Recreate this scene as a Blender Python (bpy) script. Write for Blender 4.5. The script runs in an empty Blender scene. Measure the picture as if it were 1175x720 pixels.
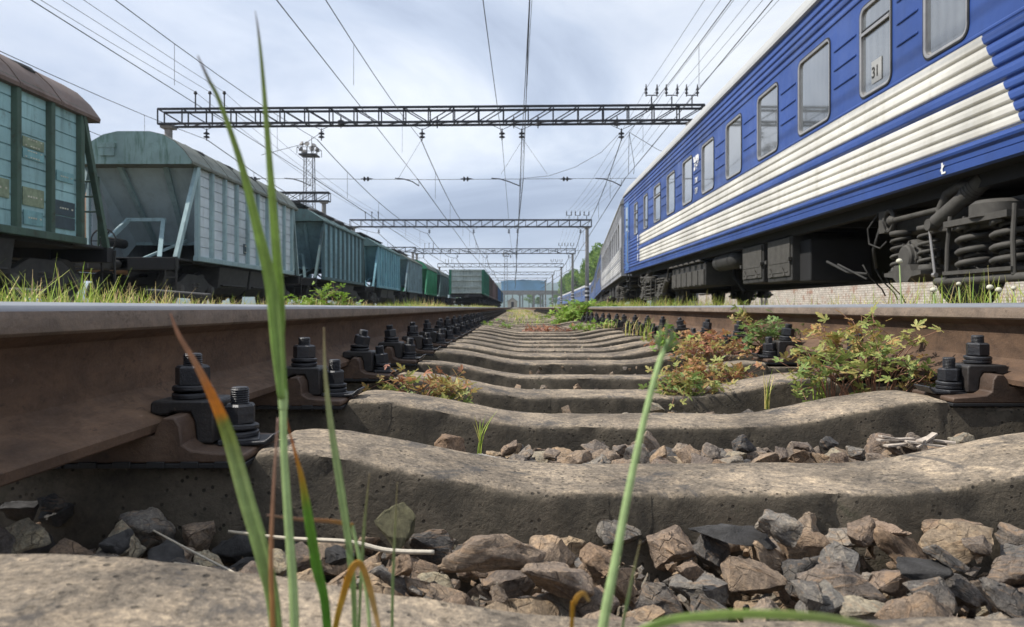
import bpy, bmesh, math, random
from mathutils import Vector, Matrix, noise, Euler
random.seed(7)
R = math.radians
sc = bpy.context.scene
COL = sc.collection
F = 850.0; VX, VY = 590.0, 353.0        # photograph's focal length and vanishing point in pixels
def at(px, py, Y):                       # pixel + depth -> world point (camera at origin, looking +Y)
    return Vector(((px-VX)*Y/F, Y, (VY-py)*Y/F))
TX = 0.2675                              # centre of our track
P1, L1, L2, L3 = 5.08, -4.3, -9.46, -14.3
RT, RB = 0.006, -0.160                   # rail top and bottom

# ------------------------------------------------------------------ helpers
def tag(o, label=None, cat=None, group=None, kind=None):
    if label: o['label'] = label
    if cat: o['category'] = cat
    if group: o['group'] = group
    if kind: o['kind'] = kind
    return o
def empty(name, loc=(0,0,0), rz=0.0):
    o = bpy.data.objects.new(name, None); COL.objects.link(o)
    o.location = loc; o.rotation_euler = (0,0,rz); o.empty_display_size = .1
    return o
def link_mesh(name, me, parent=None):
    o = bpy.data.objects.new(name, me); COL.objects.link(o)
    if parent is not None: o.parent = parent
    return o
def children(o): return [c for c in bpy.data.objects if c.parent == o]
def copy_tree(o, parent=None, kids=None):
    if kids is None:
        kids = {}
        for c in bpy.data.objects:
            if c.parent: kids.setdefault(c.parent.name, []).append(c)
    c = o.copy(); COL.objects.link(c); c.parent = parent
    for ch in kids.get(o.name, []): copy_tree(ch, c, kids)
    return c

class MB:
    def __init__(s): s.v=[]; s.f=[]; s.m=[]; s.uv=None
    def add(s, vs, fs, m=0):
        b=len(s.v); s.v.extend([tuple(v) for v in vs])
        for f in fs: s.f.append([i+b for i in f]); s.m.append(m)
        return s
    def box(s, c, d, m=0, rot=None, taper=1.0):
        x,y,z=d[0]/2,d[1]/2,d[2]/2; t=taper
        vs=[Vector(p) for p in [(-x,-y,-z),(x,-y,-z),(x,y,-z),(-x,y,-z),(-x*t,-y*t,z),(x*t,-y*t,z),(x*t,y*t,z),(-x*t,y*t,z)]]
        if rot is not None:
            mm = rot if isinstance(rot, Matrix) else Euler(rot).to_matrix()
            vs=[mm@v for v in vs]
        c=Vector(c); vs=[v+c for v in vs]
        return s.add(vs,[(0,3,2,1),(4,5,6,7),(0,1,5,4),(1,2,6,5),(2,3,7,6),(3,0,4,7)],m)
    def bar(s, a, b, w, h=None, m=0):      # rectangular bar from a to b
        a=Vector(a); b=Vector(b); h=h or w; d=b-a; L=d.length
        if L<1e-6: return s
        q=d.to_track_quat('Z','Y').to_matrix()
        return s.box((a+b)/2,(w,h,L),m,q)
    def tube(s, pts, r, n=8, m=0, cap=True):
        pts=[Vector(p) for p in pts]; rs=r if isinstance(r,(list,tuple)) else [r]*len(pts)
        rings=[]; vs=[]; prev=None
        for i,p in enumerate(pts):
            d=(pts[min(i+1,len(pts)-1)]-pts[max(i-1,0)])
            if d.length<1e-9: d=Vector((0,0,1))
            d.normalize()
            if prev is None:
                u=d.orthogonal().normalized()
            else:
                u=prev-d*prev.dot(d)
                u = u.normalized() if u.length>1e-6 else d.orthogonal().normalized()
            prev=u; w=d.cross(u)
            for k in range(n):
                a=2*math.pi*k/n; vs.append(p+(u*math.cos(a)+w*math.sin(a))*rs[i])
        fs=[]
        for i in range(len(pts)-1):
            for k in range(n):
                k2=(k+1)%n; fs.append((i*n+k,i*n+k2,(i+1)*n+k2,(i+1)*n+k))
        if cap:
            fs.append(tuple(range(n-1,-1,-1))); fs.append(tuple((len(pts)-1)*n+k for k in range(n)))
        return s.add(vs,fs,m)
    def prism(s, prof, axis, a, b, m=0, cap=True):   # closed 2D profile extruded along axis: 'y': prof=(x,z); 'x': prof=(y,z); 'z': prof=(x,y)
        def P(p,t):
            return {'y':(p[0],t,p[1]),'x':(t,p[0],p[1]),'z':(p[0],p[1],t)}[axis]
        n=len(prof); vs=[P(p,a) for p in prof]+[P(p,b) for p in prof]
        fs=[(i,(i+1)%n,n+(i+1)%n,n+i) for i in range(n)]
        if cap: fs+= [tuple(range(n-1,-1,-1)),tuple(range(n,2*n))]
        return s.add(vs,fs,m)
    def lathe(s, prof, c=(0,0,0), n=16, m=0, rot=None, seg=None):   # prof (r,z)
        vs=[];c=Vector(c)
        for (r,z) in prof:
            for k in range(n):
                a=2*math.pi*k/n; v=Vector((r*math.cos(a),r*math.sin(a),z))
                if rot is not None: v=rot@v
                vs.append(v+c)
        fs=[]
        for i in range(len(prof)-1):
            for k in range(n):
                k2=(k+1)%n; fs.append((i*n+k,i*n+k2,(i+1)*n+k2,(i+1)*n+k))
        fs.append(tuple(range(n-1,-1,-1))); fs.append(tuple((len(prof)-1)*n+k for k in range(n)))
        return s.add(vs,fs,m)
    def mesh(s, name, mats, smooth=False, fix=True):
        me=bpy.data.meshes.new(name); me.from_pydata(s.v,[],s.f)
        for mt in (mats if isinstance(mats,(list,tuple)) else [mats]): me.materials.append(mt)
        me.polygons.foreach_set('material_index', s.m)
        if fix:
            bm=bmesh.new(); bm.from_mesh(me); bmesh.ops.recalc_face_normals(bm,faces=bm.faces); bm.to_mesh(me); bm.free()
        if smooth: me.polygons.foreach_set('use_smooth',[True]*len(me.polygons))
        me.update(); return me
    def build(s, name, mats, parent=None, smooth=False, bevel=0, fix=True, autosmooth=None):
        o=link_mesh(name, s.mesh(name,mats,smooth or autosmooth is not None,fix), parent)
        if bevel:
            md=o.modifiers.new('b','BEVEL'); md.width=bevel; md.segments=2; md.limit_method='ANGLE'; md.angle_limit=R(35)
        if autosmooth is not None: sharp(o.data, autosmooth)
        return o
def sharp(me, ang=35):
    bm=bmesh.new(); bm.from_mesh(me)
    for e in bm.edges:
        e.smooth = len(e.link_faces)==2 and e.calc_face_angle(0)<R(ang)
    bm.to_mesh(me); bm.free()

# ------------------------------------------------------------------ materials
class NT:
    def __init__(s, name):
        s.mat=bpy.data.materials.new(name); s.mat.use_nodes=True; s.nt=s.mat.node_tree; s.nt.nodes.clear()
        s.out=s.n('ShaderNodeOutputMaterial'); s.b=s.n('ShaderNodeBsdfPrincipled'); s.l(s.b.outputs[0],s.out.inputs[0])
    def n(s,t,**k):
        nd=s.nt.nodes.new(t)
        for a,v in k.items(): setattr(nd,a,v)
        return nd
    def l(s,a,b): s.nt.links.new(a,b)
    def val(s,inp,v):
        if isinstance(v,(int,float)): inp.default_value=v
        elif isinstance(v,tuple): inp.default_value=(v+(1,))[:4] if len(inp.default_value)==4 else v
        else: s.l(v,inp)
    def coord(s,scale=(1,1,1),rnd=True,kind='Object'):
        tc=s.n('ShaderNodeTexCoord'); mp=s.n('ShaderNodeMapping'); s.l(tc.outputs[kind],mp.inputs[0]); mp.inputs['Scale'].default_value=scale
        if rnd:
            oi=s.n('ShaderNodeObjectInfo'); m=s.n('ShaderNodeMath',operation='MULTIPLY'); m.inputs[1].default_value=37.0
            s.l(oi.outputs['Random'],m.inputs[0]); s.l(m.outputs[0],mp.inputs['Location'])
        return mp.outputs[0]
    def noise(s,co,scale,detail=4,rough=.55,dist=0):
        t=s.n('ShaderNodeTexNoise'); t.inputs['Scale'].default_value=scale; t.inputs['Detail'].default_value=detail
        t.inputs['Roughness'].default_value=rough; t.inputs['Distortion'].default_value=dist; s.l(co,t.inputs['Vector']); return t.outputs[0]
    def vor(s,co,scale,feat='F1',out=0):
        t=s.n('ShaderNodeTexVoronoi',feature=feat); t.inputs['Scale'].default_value=scale; s.l(co,t.inputs['Vector']); return t.outputs[out]
    def ramp(s,fac,pts):
        r=s.n('ShaderNodeValToRGB'); s.l(fac,r.inputs[0]); el=r.color_ramp.elements
        while len(el)>1: el.remove(el[-1])
        for i,(p,c) in enumerate(pts):
            if isinstance(c,(int,float)): c=(c,c,c)
            e=el[0] if i==0 else el.new(p)
            e.position=p; e.color=tuple(c)+(1,)
        return r.outputs[0]
    def mix(s,f,a,b,mode='MIX'):
        m=s.n('ShaderNodeMix',data_type='RGBA',blend_type=mode); s.val(m.inputs[0],f); s.val(m.inputs[6],a); s.val(m.inputs[7],b); return m.outputs[2]
    def math(s,op,a,b=0.0):
        m=s.n('ShaderNodeMath',operation=op); s.val(m.inputs[0],a); s.val(m.inputs[1],b); return m.outputs[0]
    def bump(s,h,strength=.3,dist=.01):
        b=s.n('ShaderNodeBump'); b.inputs['Strength'].default_value=strength; b.inputs['Distance'].default_value=dist; s.l(h,b.inputs['Height']); s.l(b.outputs[0],s.b.inputs['Normal'])
    def done(s,base,rough=.7,metal=0.0,spec=.5):
        s.val(s.b.inputs['Base Color'],base); s.val(s.b.inputs['Roughness'],rough); s.val(s.b.inputs['Metallic'],metal); s.b.inputs['Specular IOR Level'].default_value=spec
        return s.mat

def m_plain(name,c,rough=.6,metal=0.0,var=.25,scale=3,bump=.15,bd=.004,spec=.5):
    t=NT(name); co=t.coord(); n=t.noise(co,scale,6,.65); 
    c2=tuple(x*(1-var) for x in c); c3=tuple(min(1,x*(1+var)) for x in c)
    col=t.ramp(n,[(.3,c2),(.7,c3)]); t.bump(t.noise(co,scale*12,4),bump,bd)
    return t.done(col,rough,metal,spec)
def m_paint(name,c,rust=.35,rough=.55,scale=1.0,rcol=(.09,.045,.025),streak=.4,grime=(.03,.032,.03)):
    # weathered painted sheet metal: fading, vertical run-off streaks, rust blooms
    t=NT(name); co=t.coord(); cs=t.coord((1,1,.12))
    fade=t.noise(co,.9*scale,5,.6); col=t.ramp(fade,[(.3,tuple(x*.72 for x in c)),(.72,tuple(min(1,x*1.22) for x in c))])
    st=t.noise(cs,7*scale,5,.7); sf=t.math('MULTIPLY',t.ramp(st,[(.5,0),(.72,1)]),streak); col=t.mix(sf,col,grime)
    rn=t.noise(co,2.4*scale,8,.75); rf=t.ramp(rn,[(.62-.18*rust,0),(.70-.12*rust,1)]); rf=t.math('MULTIPLY',rf,min(1,rust*1.6)); col=t.mix(rf,col,rcol)
    t.bump(t.noise(co,14*scale,5),.25,.01)
    return t.done(col,t.ramp(rn,[(.3,rough-.1),(.7,min(1,rough+.25))]),0,.4)

def m_concrete():
    t=NT('sleeper concrete'); co=t.coord()
    big=t.noise(co,4.2,7,.66,.4); mid=t.noise(co,30,7,.72,.6); fine=t.noise(co,230,3,.8); med=t.noise(co,95,5,.75)
    base=t.ramp(big,[(.28,(.088,.076,.064)),(.42,(.158,.132,.104)),(.55,(.25,.208,.16)),(.70,(.365,.30,.228))])
    base=t.mix(1,base,t.ramp(mid,[(.30,(.42,.42,.43)),(.45,(.88,.88,.88)),(.58,(1.15,1.12,1.07)),(.70,(1.6,1.53,1.4))]),'MULTIPLY')
    base=t.mix(1,base,t.ramp(t.mix(.5,fine,med),[(.38,(.38,.37,.36)),(.46,(.85,.85,.85)),(.53,(1.06,1.05,1.04)),(.62,(1.75,1.7,1.6))]),'MULTIPLY')
    oil=t.ramp(t.noise(co,8,6,.72,1.2),[(.55,0),(.60,.6),(.70,.9)]); base=t.mix(oil,base,(.062,.060,.060)); base=t.mix(t.ramp(t.noise(co,5.5,7,.8,.8),[(.60,0),(.70,.5)]),base,(.20,.125,.075))
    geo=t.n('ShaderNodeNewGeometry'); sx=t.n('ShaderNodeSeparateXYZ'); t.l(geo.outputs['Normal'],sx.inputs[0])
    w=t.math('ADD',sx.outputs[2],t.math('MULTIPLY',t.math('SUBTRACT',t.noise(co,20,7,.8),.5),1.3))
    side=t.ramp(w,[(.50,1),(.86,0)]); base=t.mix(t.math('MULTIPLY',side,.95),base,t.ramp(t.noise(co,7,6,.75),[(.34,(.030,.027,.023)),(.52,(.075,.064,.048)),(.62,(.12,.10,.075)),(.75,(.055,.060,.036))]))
    pm=t.ramp(t.noise(co,14,4),[(.42,0),(.58,1)]); pits=t.ramp(t.vor(co,85),[(.0,1),(.15,1),(.22,0)]); pf=t.math('MULTIPLY',t.math('MULTIPLY',pits,pm),.8); base=t.mix(pf,base,(.02,.018,.015))
    h=t.math('ADD',t.math('ADD',t.math('MULTIPLY',fine,.25),t.math('MULTIPLY',med,.35)),t.math('SUBTRACT',t.math('MULTIPLY',mid,.9),t.math('MULTIPLY',pf,.5)))
    t.bump(h,.9,.005)
    return t.done(base,.9,0,.25)
def m_rock(k=1.0):
    t=NT('ballast rock'); co=t.coord((k,k,k)); oi=t.n('ShaderNodeObjectInfo'); at_=t.n('ShaderNodeAttribute',attribute_name='tone')
    r=t.math('FRACT',t.math('ADD',oi.outputs['Random'],at_.outputs['Fac']))
    base=t.ramp(r,[(0,(.25,.175,.125)),(.12,(.34,.265,.19)),(.22,(.20,.155,.13)),(.33,(.15,.135,.125)),(.42,(.075,.075,.08)),(.47,(.25,.185,.14)),(.54,(.235,.215,.195)),(.64,(.15,.145,.145)),(.70,(.38,.335,.25)),(.77,(.20,.175,.16)),(.86,(.31,.23,.165)),(.93,(.185,.165,.155)),(1,(.29,.21,.15))])
    n=t.noise(co,1.6,7,.72,.5); n2=t.noise(co,9,6,.8); band=t.noise(t.coord((.8*k,.8*k,4.5*k)),1.3,6,.7,1.2)
    base=t.mix(1,base,t.ramp(n,[(.28,(.50,.50,.53)),(.5,(.98,.97,.95)),(.72,(1.55,1.42,1.22))]),'MULTIPLY'); base=t.mix(1,base,(1.05,1.04,1.0),'MULTIPLY')
    base=t.mix(1,base,t.ramp(n2,[(.33,(.50,.50,.50)),(.52,(1,1,1)),(.66,(1.45,1.42,1.36))]),'MULTIPLY')
    base=t.mix(t.math('MULTIPLY',t.ramp(band,[(.54,0),(.63,1)]),.5),base,(.36,.235,.14)); base=t.mix(t.math('MULTIPLY',t.ramp(t.noise(co,2.6,6,.8,1.5),[(.62,0),(.68,1)]),.5),base,(.5,.46,.38))
    cr=t.ramp(t.vor(t.coord((k,k,1.6*k)),1.7,'DISTANCE_TO_EDGE'),[(0,0),(.035,1)]); cf=t.math('MULTIPLY',t.math('SUBTRACT',1.0,cr),t.ramp(n,[(.45,0),(.6,.7)])); base=t.mix(cf,base,(.04,.03,.025))
    t.bump(t.math('ADD',t.math('SUBTRACT',t.math('MULTIPLY',n,1.5),cf),t.math('ADD',t.math('MULTIPLY',n2,.8),t.math('MULTIPLY',band,1.0))),.8,.004)
    return t.done(base,.85,0,.3)
def m_ground():
    t=NT('dirty ground'); co=t.coord(rnd=False); n=t.noise(co,.6,7,.65); n2=t.noise(co,22,6,.75); v=t.vor(co,26)
    base=t.ramp(n,[(.3,(.11,.095,.06)),(.5,(.20,.165,.115)),(.7,(.12,.13,.06))])
    base=t.mix(1,base,t.ramp(n2,[(.3,.45),(.6,1.2)]),'MULTIPLY'); t.bump(t.math('ADD',n2,v),.8,.03)
    return t.done(base,.95,0,.2)
def m_earth():
    t=NT('sandy earth'); co=t.coord(rnd=False); n=t.noise(co,3,7,.7); n2=t.noise(co,40,5,.75)
    base=t.ramp(n,[(.3,(.15,.115,.075)),(.55,(.30,.24,.165)),(.7,(.36,.30,.21))])
    base=t.mix(1,base,t.ramp(n2,[(.3,.55),(.6,1.15)]),'MULTIPLY'); t.bump(n2,.8,.02)
    return t.done(base,.95,0,.2)
def m_railrust(name,a,b,c,rough=.62):
    t=NT(name); co=t.coord((1,.25,1)); n=t.noise(co,9,7,.7); n2=t.noise(t.coord((1,1,1)),160,4,.7); sp=t.noise(t.coord((1,.5,1)),45,6,.8)
    base=t.ramp(n,[(.3,a),(.52,b),(.72,c)]); base=t.mix(1,base,t.ramp(t.noise(t.coord((1,.6,1)),26,7,.78,.6),[(.3,(.62,.60,.60)),(.5,(1,1,1)),(.7,(1.35,1.32,1.28))]),'MULTIPLY'); base=t.mix(t.ramp(sp,[(.57,0),(.66,.6)]),base,(.04,.028,.024)); base=t.mix(t.ramp(sp,[(.27,.6),(.36,0)]),base,(.26,.18,.13))
    t.bump(t.math('ADD',n2,t.math('MULTIPLY',sp,.9)),.6,.002)
    return t.done(base,t.ramp(sp,[(.3,rough-.12),(.7,rough+.15)]),.15,.5)
def m_leaf(name, cols, trans=.35, rough=.5):
    t=NT(name); at_=t.n('ShaderNodeAttribute',attribute_name='tone'); co=t.coord(rnd=False)
    k=len(cols); base=t.ramp(at_.outputs['Fac'],[(i/(k-1),c) for i,c in enumerate(cols)])
    base=t.mix(1,base,t.ramp(t.noise(co,60,4,.7),[(.3,.72),(.7,1.25)]),'MULTIPLY')
    t.done(base,rough,0,.35); tr=t.n('ShaderNodeBsdfTranslucent'); t.l(base,tr.inputs[0]); mx=t.n('ShaderNodeMixShader'); mx.inputs[0].default_value=trans
    t.l(t.b.outputs[0],mx.inputs[1]); t.l(tr.outputs[0],mx.inputs[2]); t.l(mx.outputs[0],t.out.inputs[0])
    return t.mat
def tone(me, vals):   # per-face float attribute
    a=me.attributes.new('tone','FLOAT','FACE'); a.data.foreach_set('value', vals)

M={}
M['conc']=m_concrete(); M['rock']=m_rock(); M['rock2']=m_rock(30); M['ground']=m_ground(); M['earth']=m_earth()
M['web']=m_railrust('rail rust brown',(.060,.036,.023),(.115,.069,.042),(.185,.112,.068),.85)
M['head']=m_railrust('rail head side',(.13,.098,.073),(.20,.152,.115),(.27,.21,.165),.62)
M['shine']=m_plain('polished rail top',(.42,.415,.41),.38,.85,.12,4,.05,.001)
M['iron']=m_railrust('oily black iron',(.014,.0135,.014),(.025,.0235,.023),(.05,.04,.034),.5)
M['bolt']=m_railrust('blackened bolt steel',(.013,.014,.017),(.024,.025,.029),(.045,.045,.048),.42)
M['plate']=m_railrust('rusty plate iron',(.05,.032,.022),(.085,.052,.034),(.12,.08,.055),.6)
M['blue']=m_paint('railway blue paint',(.031,.075,.275),.02,.38,.6,streak=.38,grime=(.030,.055,.14))
M['bluedoor']=m_paint('lighter blue door paint',(.07,.17,.42),.02,.4,.6,streak=.15,grime=(.05,.09,.25))
M['cream']=m_paint('cream stripe paint',(.66,.645,.59),.03,.42,.8,rcol=(.45,.42,.34),streak=.45,grime=(.40,.38,.32))
M['roofgrey']=m_plain('pale grey roof paint',(.38,.38,.365),.5,0,.12,1.2)
M['under']=m_plain('dusty dark underframe',(.032,.031,.029),.75,.1,.35,5,.3,.01)
M['black']=m_plain('black underframe',(.012,.012,.013),.8,0,.3,4)
M['dust']=m_plain('dusty grey running gear',(.066,.062,.055),.75,.1,.3,9,.3,.006)
M['rubber']=m_plain('black rubber seal',(.015,.015,.016),.6,0,.2,8)
M['alu']=m_plain('aluminium window frame',(.42,.40,.38),.35,.6,.15,6)
def m_glass(name,c):
    t=NT(name); co=t.coord(); n=t.noise(co,1.4,5,.6); wv=t.n('ShaderNodeTexWave',bands_direction='Y'); t.l(co,wv.inputs[0]); wv.inputs['Scale'].default_value=2.6; wv.inputs['Distortion'].default_value=2.2; wv.inputs['Detail'].default_value=3; base=t.ramp(n,[(.3,tuple(x*.7 for x in c)),(.7,tuple(min(1,x*1.25) for x in c))]); base=t.mix(1,base,t.ramp(wv.outputs[1],[(0,.86),(1,1.06)]),'MULTIPLY')
    t.bump(t.noise(co,.9,2),.06,.02); t.done(base,.06,0,.8); t.b.inputs['IOR'].default_value=1.75; t.b.inputs['Coat Weight'].default_value=1.0; t.b.inputs['Coat Roughness'].default_value=.03
    return t.mat
M['glass']=m_glass('curtained window glass',(.13,.14,.145)); M['glass2']=m_glass('pale sky blue window glass',(.24,.31,.32)); M['glass3']=m_glass('dark window glass',(.12,.14,.15))
M['whitep']=m_plain('white lettering',(.78,.78,.76),.5,0,.1,8)
M['steel']=m_plain('dark gantry steel',(.018,.019,.025),.6,.3,.3,2)
M['wire']=m_plain('dark wire',(.03,.03,.034),.55,.4,.1,2)
M['postc']=m_plain('grey concrete post',(.22,.21,.20),.85,0,.25,1.5)
M['brick']=None
M['slate']=m_plain('dark slate',(.058,.055,.053),.78,0,.5,3,.9,.004)  # own colour of the slab; on the loose left stones it paints in shade
M['mossy']=m_plain('mossy greenish stone',(.13,.12,.065),.9,0,.6,3,.9,.004)
M['tanstone']=m_plain('tan sandstone',(.30,.215,.155),.85,0,.45,2.4,.9,.004)
M['white']=m_plain('whitish limestone',(.55,.50,.44),.85,0,.25,3,.6,.02)
# ------------------------------------------------------------------ ground
def sstep(a,b,x):
    t=max(0,min(1,(x-a)/(b-a))); return t*t*(3-2*t)
def gz(x,y):
    u=abs(x-TX)
    z=-.40+.22*sstep(1.15,1.75,u)
    z+=.035*noise.noise(Vector((x*.9,y*.5,1.3)))*sstep(1.2,2,u)
    if y>9: z+=.05*sstep(9,22,y)*(1-sstep(1.1,1.6,u))
    if x<-6: z+=.10*sstep(6,8,-x)
    return z
def ground():
    xs=[-900,-400,-150,-60,-30,-18]+[-13+.5*i for i in range(22)]+[-2+.15*i for i in range(31)]+[2.8+.5*i for i in range(18)]+[13,20,40,100,300,900]
    ys=[-40,-12,-4,-1]+[.2*i for i in range(60)]+[12+1.5*i for i in range(40)]+[80+20*i for i in range(20)]+[520,700,1000,1500,2600]
    m=MB(); vs=[(x,y,gz(x,y)) for y in ys for x in xs]; n=len(xs)
    m.add(vs,[(j*n+i,j*n+i+1,(j+1)*n+i+1,(j+1)*n+i) for j in range(len(ys)-1) for i in range(n-1)])
    tag(m.build('ground',M['ground'],smooth=True),kind='structure')
    # sandy earth filling the four-foot farther along
    xs=[TX-.72+.06*i for i in range(25)]; ys=[7.5+.12*i*(1+i*.012) for i in range(170)]
    m=MB(); n=len(xs)
    def ez(x,y):
        u=abs(x-TX); return -.36+.125*sstep(8,17,y)+.02*sstep(18,60,y)-.07*sstep(.3,.72,u)+.03*noise.noise(Vector((x*3,y*1.1,0)))+.015*noise.noise(Vector((x*9,y*6,2)))
    m.add([(x,y,ez(x,y)) for y in ys for x in xs],[(j*n+i,j*n+i+1,(j+1)*n+i+1,(j+1)*n+i) for j in range(len(ys)-1) for i in range(n-1)])
    tag(m.build('earth_strip',M['earth'],smooth=True),kind='structure')
ground()

# ------------------------------------------------------------------ rails
def rail_prof(cx,inner):   # inner=+1 when the gauge side is +x
    h=RT; r=[(.0375,-.026),(.0375,h-.010),(.034,h-.004),(.026,h-.0005)]
    half=[(.0,h)]+[(.026,h-.0005),(.034,h-.004),(.0372,h-.010),(.0375,-.026),(.0345,-.0295),(.013,-.042),(.0095,-.052),(.009,-.095),(.012,-.112),(.024,-.125),(.070,-.144),(.075,-.148),(.075,-.158),(.073,-.160)]
    pts=half+[(-x,z) for x,z in reversed(half) if x>0]
    return [(cx+x,z) for x,z in pts], half
def rail(cx,name,label,group,dz=0.0,y0=-2.5,y1=240,full=True):
    prof,half=rail_prof(cx,1); n=len(prof)
    ys=[y0]+[ -1+.25*i for i in range(60)]+[16,24,60,140,y1]
    m=MB(); vs=[]; 
    for y in ys:
        for (x,z) in prof: vs.append((x,y,z+dz))
    b=0; m.v=vs
    for j in range(len(ys)-1):
        for i in range(n):
            i2=(i+1)%n; z=(prof[i][1]+prof[i2][1])/2
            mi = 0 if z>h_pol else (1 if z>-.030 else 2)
            m.f.append((j*n+i,j*n+i2,(j+1)*n+i2,(j+1)*n+i)); m.m.append(mi)
    m.f.append(tuple(range(n))); m.m.append(2)
    o=m.build(name,[M['shine'],M['head'],M['web']],autosmooth=30)
    return tag(o,label,'rail',group)
h_pol=RT-.0078
XL, XR = TX-.7975, TX+.7975
rail(XL,'rail','near left running rail with polished head and dark shaded brown web','rails of the near track')
rail(XR,'rail','near right running rail with sunlit rusty brown web behind the leafy plants','rails of the near track',dz=.004)
rail(P1-.7975,'rail','nearer running rail under the blue passenger train','rails under the passenger train',y1=60)
rail(P1+.7975,'rail','farther running rail under the blue passenger train','rails under the passenger train',y1=60)
rail(L2+.7975,'rail','nearer running rail under the hopper wagons','rails under the hopper wagons',y1=130)
rail(L2-.7975,'rail','farther running rail under the hopper wagons','rails under the hopper wagons',y1=130)
rail(L1+.7975,'rail','nearer rusty rail of the grassy track leading to the gondola wagons','rails of the grassy track')
rail(L1-.7975,'rail','farther rusty rail of the grassy track leading to the gondola wagons','rails of the grassy track')

# ------------------------------------------------------------------ sleepers
SY=[.405,1.045,1.575,2.115,2.655]
while len(SY)<60: SY.append(SY[-1]+.55)
def sl_top(u):
    u=abs(u)
    if u<.58: return -.237+.052*sstep(.20,.58,u)
    if u<.599: return -.185-.0015*(u-.58)/.019
    if u<.606: return -.1865-.0125*(u-.599)/.007
    if u<.985: return -.199
    if u<1.01: return -.199+.03*(u-.985)/.025
    return -.169-.01*(u-1.01)
def sl_top0(u):
    u=abs(u)
    if u<.66: return -.207+.044*sstep(.18,.58,u)
    return -.190
def sleeper_mesh(seed,fine,fn=None):
    us=[]; step=.011 if fine else .05; u=-1.35
    while u<1.35: us.append(u); u+=step
    us=sorted(us+[1.35]+[s_*q for s_ in (-1,1) for q in (.590,.5985,.6045,.6075)])
    if not fine: us=sorted(set(us+[.58,.6,.622,.985,1.01,-.58,-.6,-.622,-.985,-1.01]))
    hs_=[(.135,-.235),(.128,-.19),(.118,-.13),(.107,-.07),(.1005,-.030),(.0985,-.014),(.0965,-.007),(.0925,-.003),(.086,-.0008),(.072,0),(.05,0),(.025,0.001)]; sec=[(-a_,b_) for a_,b_ in hs_]+[(0,.001)]+list(reversed(hs_))
    m=MB(); n=len(sec)
    for u in us:
        t=(fn or sl_top)(u)
        for (y,dz) in sec:
            v=Vector((u,y,t+dz))
            k=Vector((u*6+seed*9.1,y*14,dz*14))
            d=.0022*noise.noise(k)+(.0016*noise.noise(k*4.3) if fine else 0)
            e=1.0 if abs(y)>.07 else .55
            v.z+=d*e; v.y+=.8*d*e
            if fine and -.04<dz<-.003:   # chipped arris
                c=noise.noise(Vector((u*11+seed,y*3,5)))
                c2=noise.noise(Vector((u*38+seed,y*9,2)))
                if c>.12: v.z-=.020*(c-.12)*2; v.y*=1-.06*(c-.12)*2
                if c2>.22: v.z-=.010*(c2-.22)*2; v.y*=1-.04*(c2-.22)*2
            m.v.append(tuple(v))
    for j in range(len(us)-1):
        for i in range(n-1): m.f.append((j*n+i,(j+1)*n+i,(j+1)*n+i+1,j*n+i+1)); m.m.append(0)
    m.f.append(tuple(range(n))); m.m.append(0); b=(len(us)-1)*n; m.f.append(tuple(b+i for i in range(n-1,-1,-1))); m.m.append(0)
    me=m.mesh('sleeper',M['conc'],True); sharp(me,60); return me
first=sleeper_mesh(7,True,sl_top0); fine=[sleeper_mesh(i,True) for i in range(3)]; coarse=[sleeper_mesh(10+i,False) for i in range(3)]
ORD=['nearest','second','third','fourth','fifth','sixth','seventh','eighth','ninth','tenth','eleventh','twelfth']
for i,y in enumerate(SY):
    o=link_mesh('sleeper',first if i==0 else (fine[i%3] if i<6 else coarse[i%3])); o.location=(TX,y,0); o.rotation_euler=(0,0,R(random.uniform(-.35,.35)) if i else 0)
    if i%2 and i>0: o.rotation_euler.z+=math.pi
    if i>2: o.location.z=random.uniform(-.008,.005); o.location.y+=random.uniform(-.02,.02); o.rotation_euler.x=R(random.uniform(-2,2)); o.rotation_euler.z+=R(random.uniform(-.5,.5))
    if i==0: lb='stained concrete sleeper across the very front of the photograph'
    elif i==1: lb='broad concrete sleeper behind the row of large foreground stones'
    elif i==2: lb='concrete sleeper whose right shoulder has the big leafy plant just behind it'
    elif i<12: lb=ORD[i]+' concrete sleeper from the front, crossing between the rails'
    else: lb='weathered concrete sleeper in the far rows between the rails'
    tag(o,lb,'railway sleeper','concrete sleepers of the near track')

# ------------------------------------------------------------------ rail fastenings
def hexnut(m,c,r,h,tilt=None,mi=0,rz=0):
    prof=[(r*.86,-h/2-.0),(r,-h/2+.002),(r,h/2-.003),(r*.84,h/2)]
    rot=Matrix.Rotation(rz,3,'Z'); 
    if tilt is not None: rot=tilt@rot
    vs=[];n=6
    for (rr,z) in prof:
        for k in range(n):
            a=2*math.pi*k/n; vs.append(rot@Vector((rr*math.cos(a),rr*math.sin(a),z))+Vector(c))
    fs=[(i*n+k,i*n+(k+1)%n,(i+1)*n+(k+1)%n,(i+1)*n+k) for i in range(3) for k in range(n)]+[tuple(range(n-1,-1,-1)),tuple(range(3*n,4*n))]
    m.add(vs,fs,mi)
def thread(r,z0,z1,pitch=.0030,n=14):
    pr=[]; z=z0
    while z<z1-pitch: pr+= [(r*.88,z),(r,z+pitch*.5)]; z+=pitch
    pr+= [(r*.9,z),(r*.9,z1-.001),(r*.8,z1)]
    return pr
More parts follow.
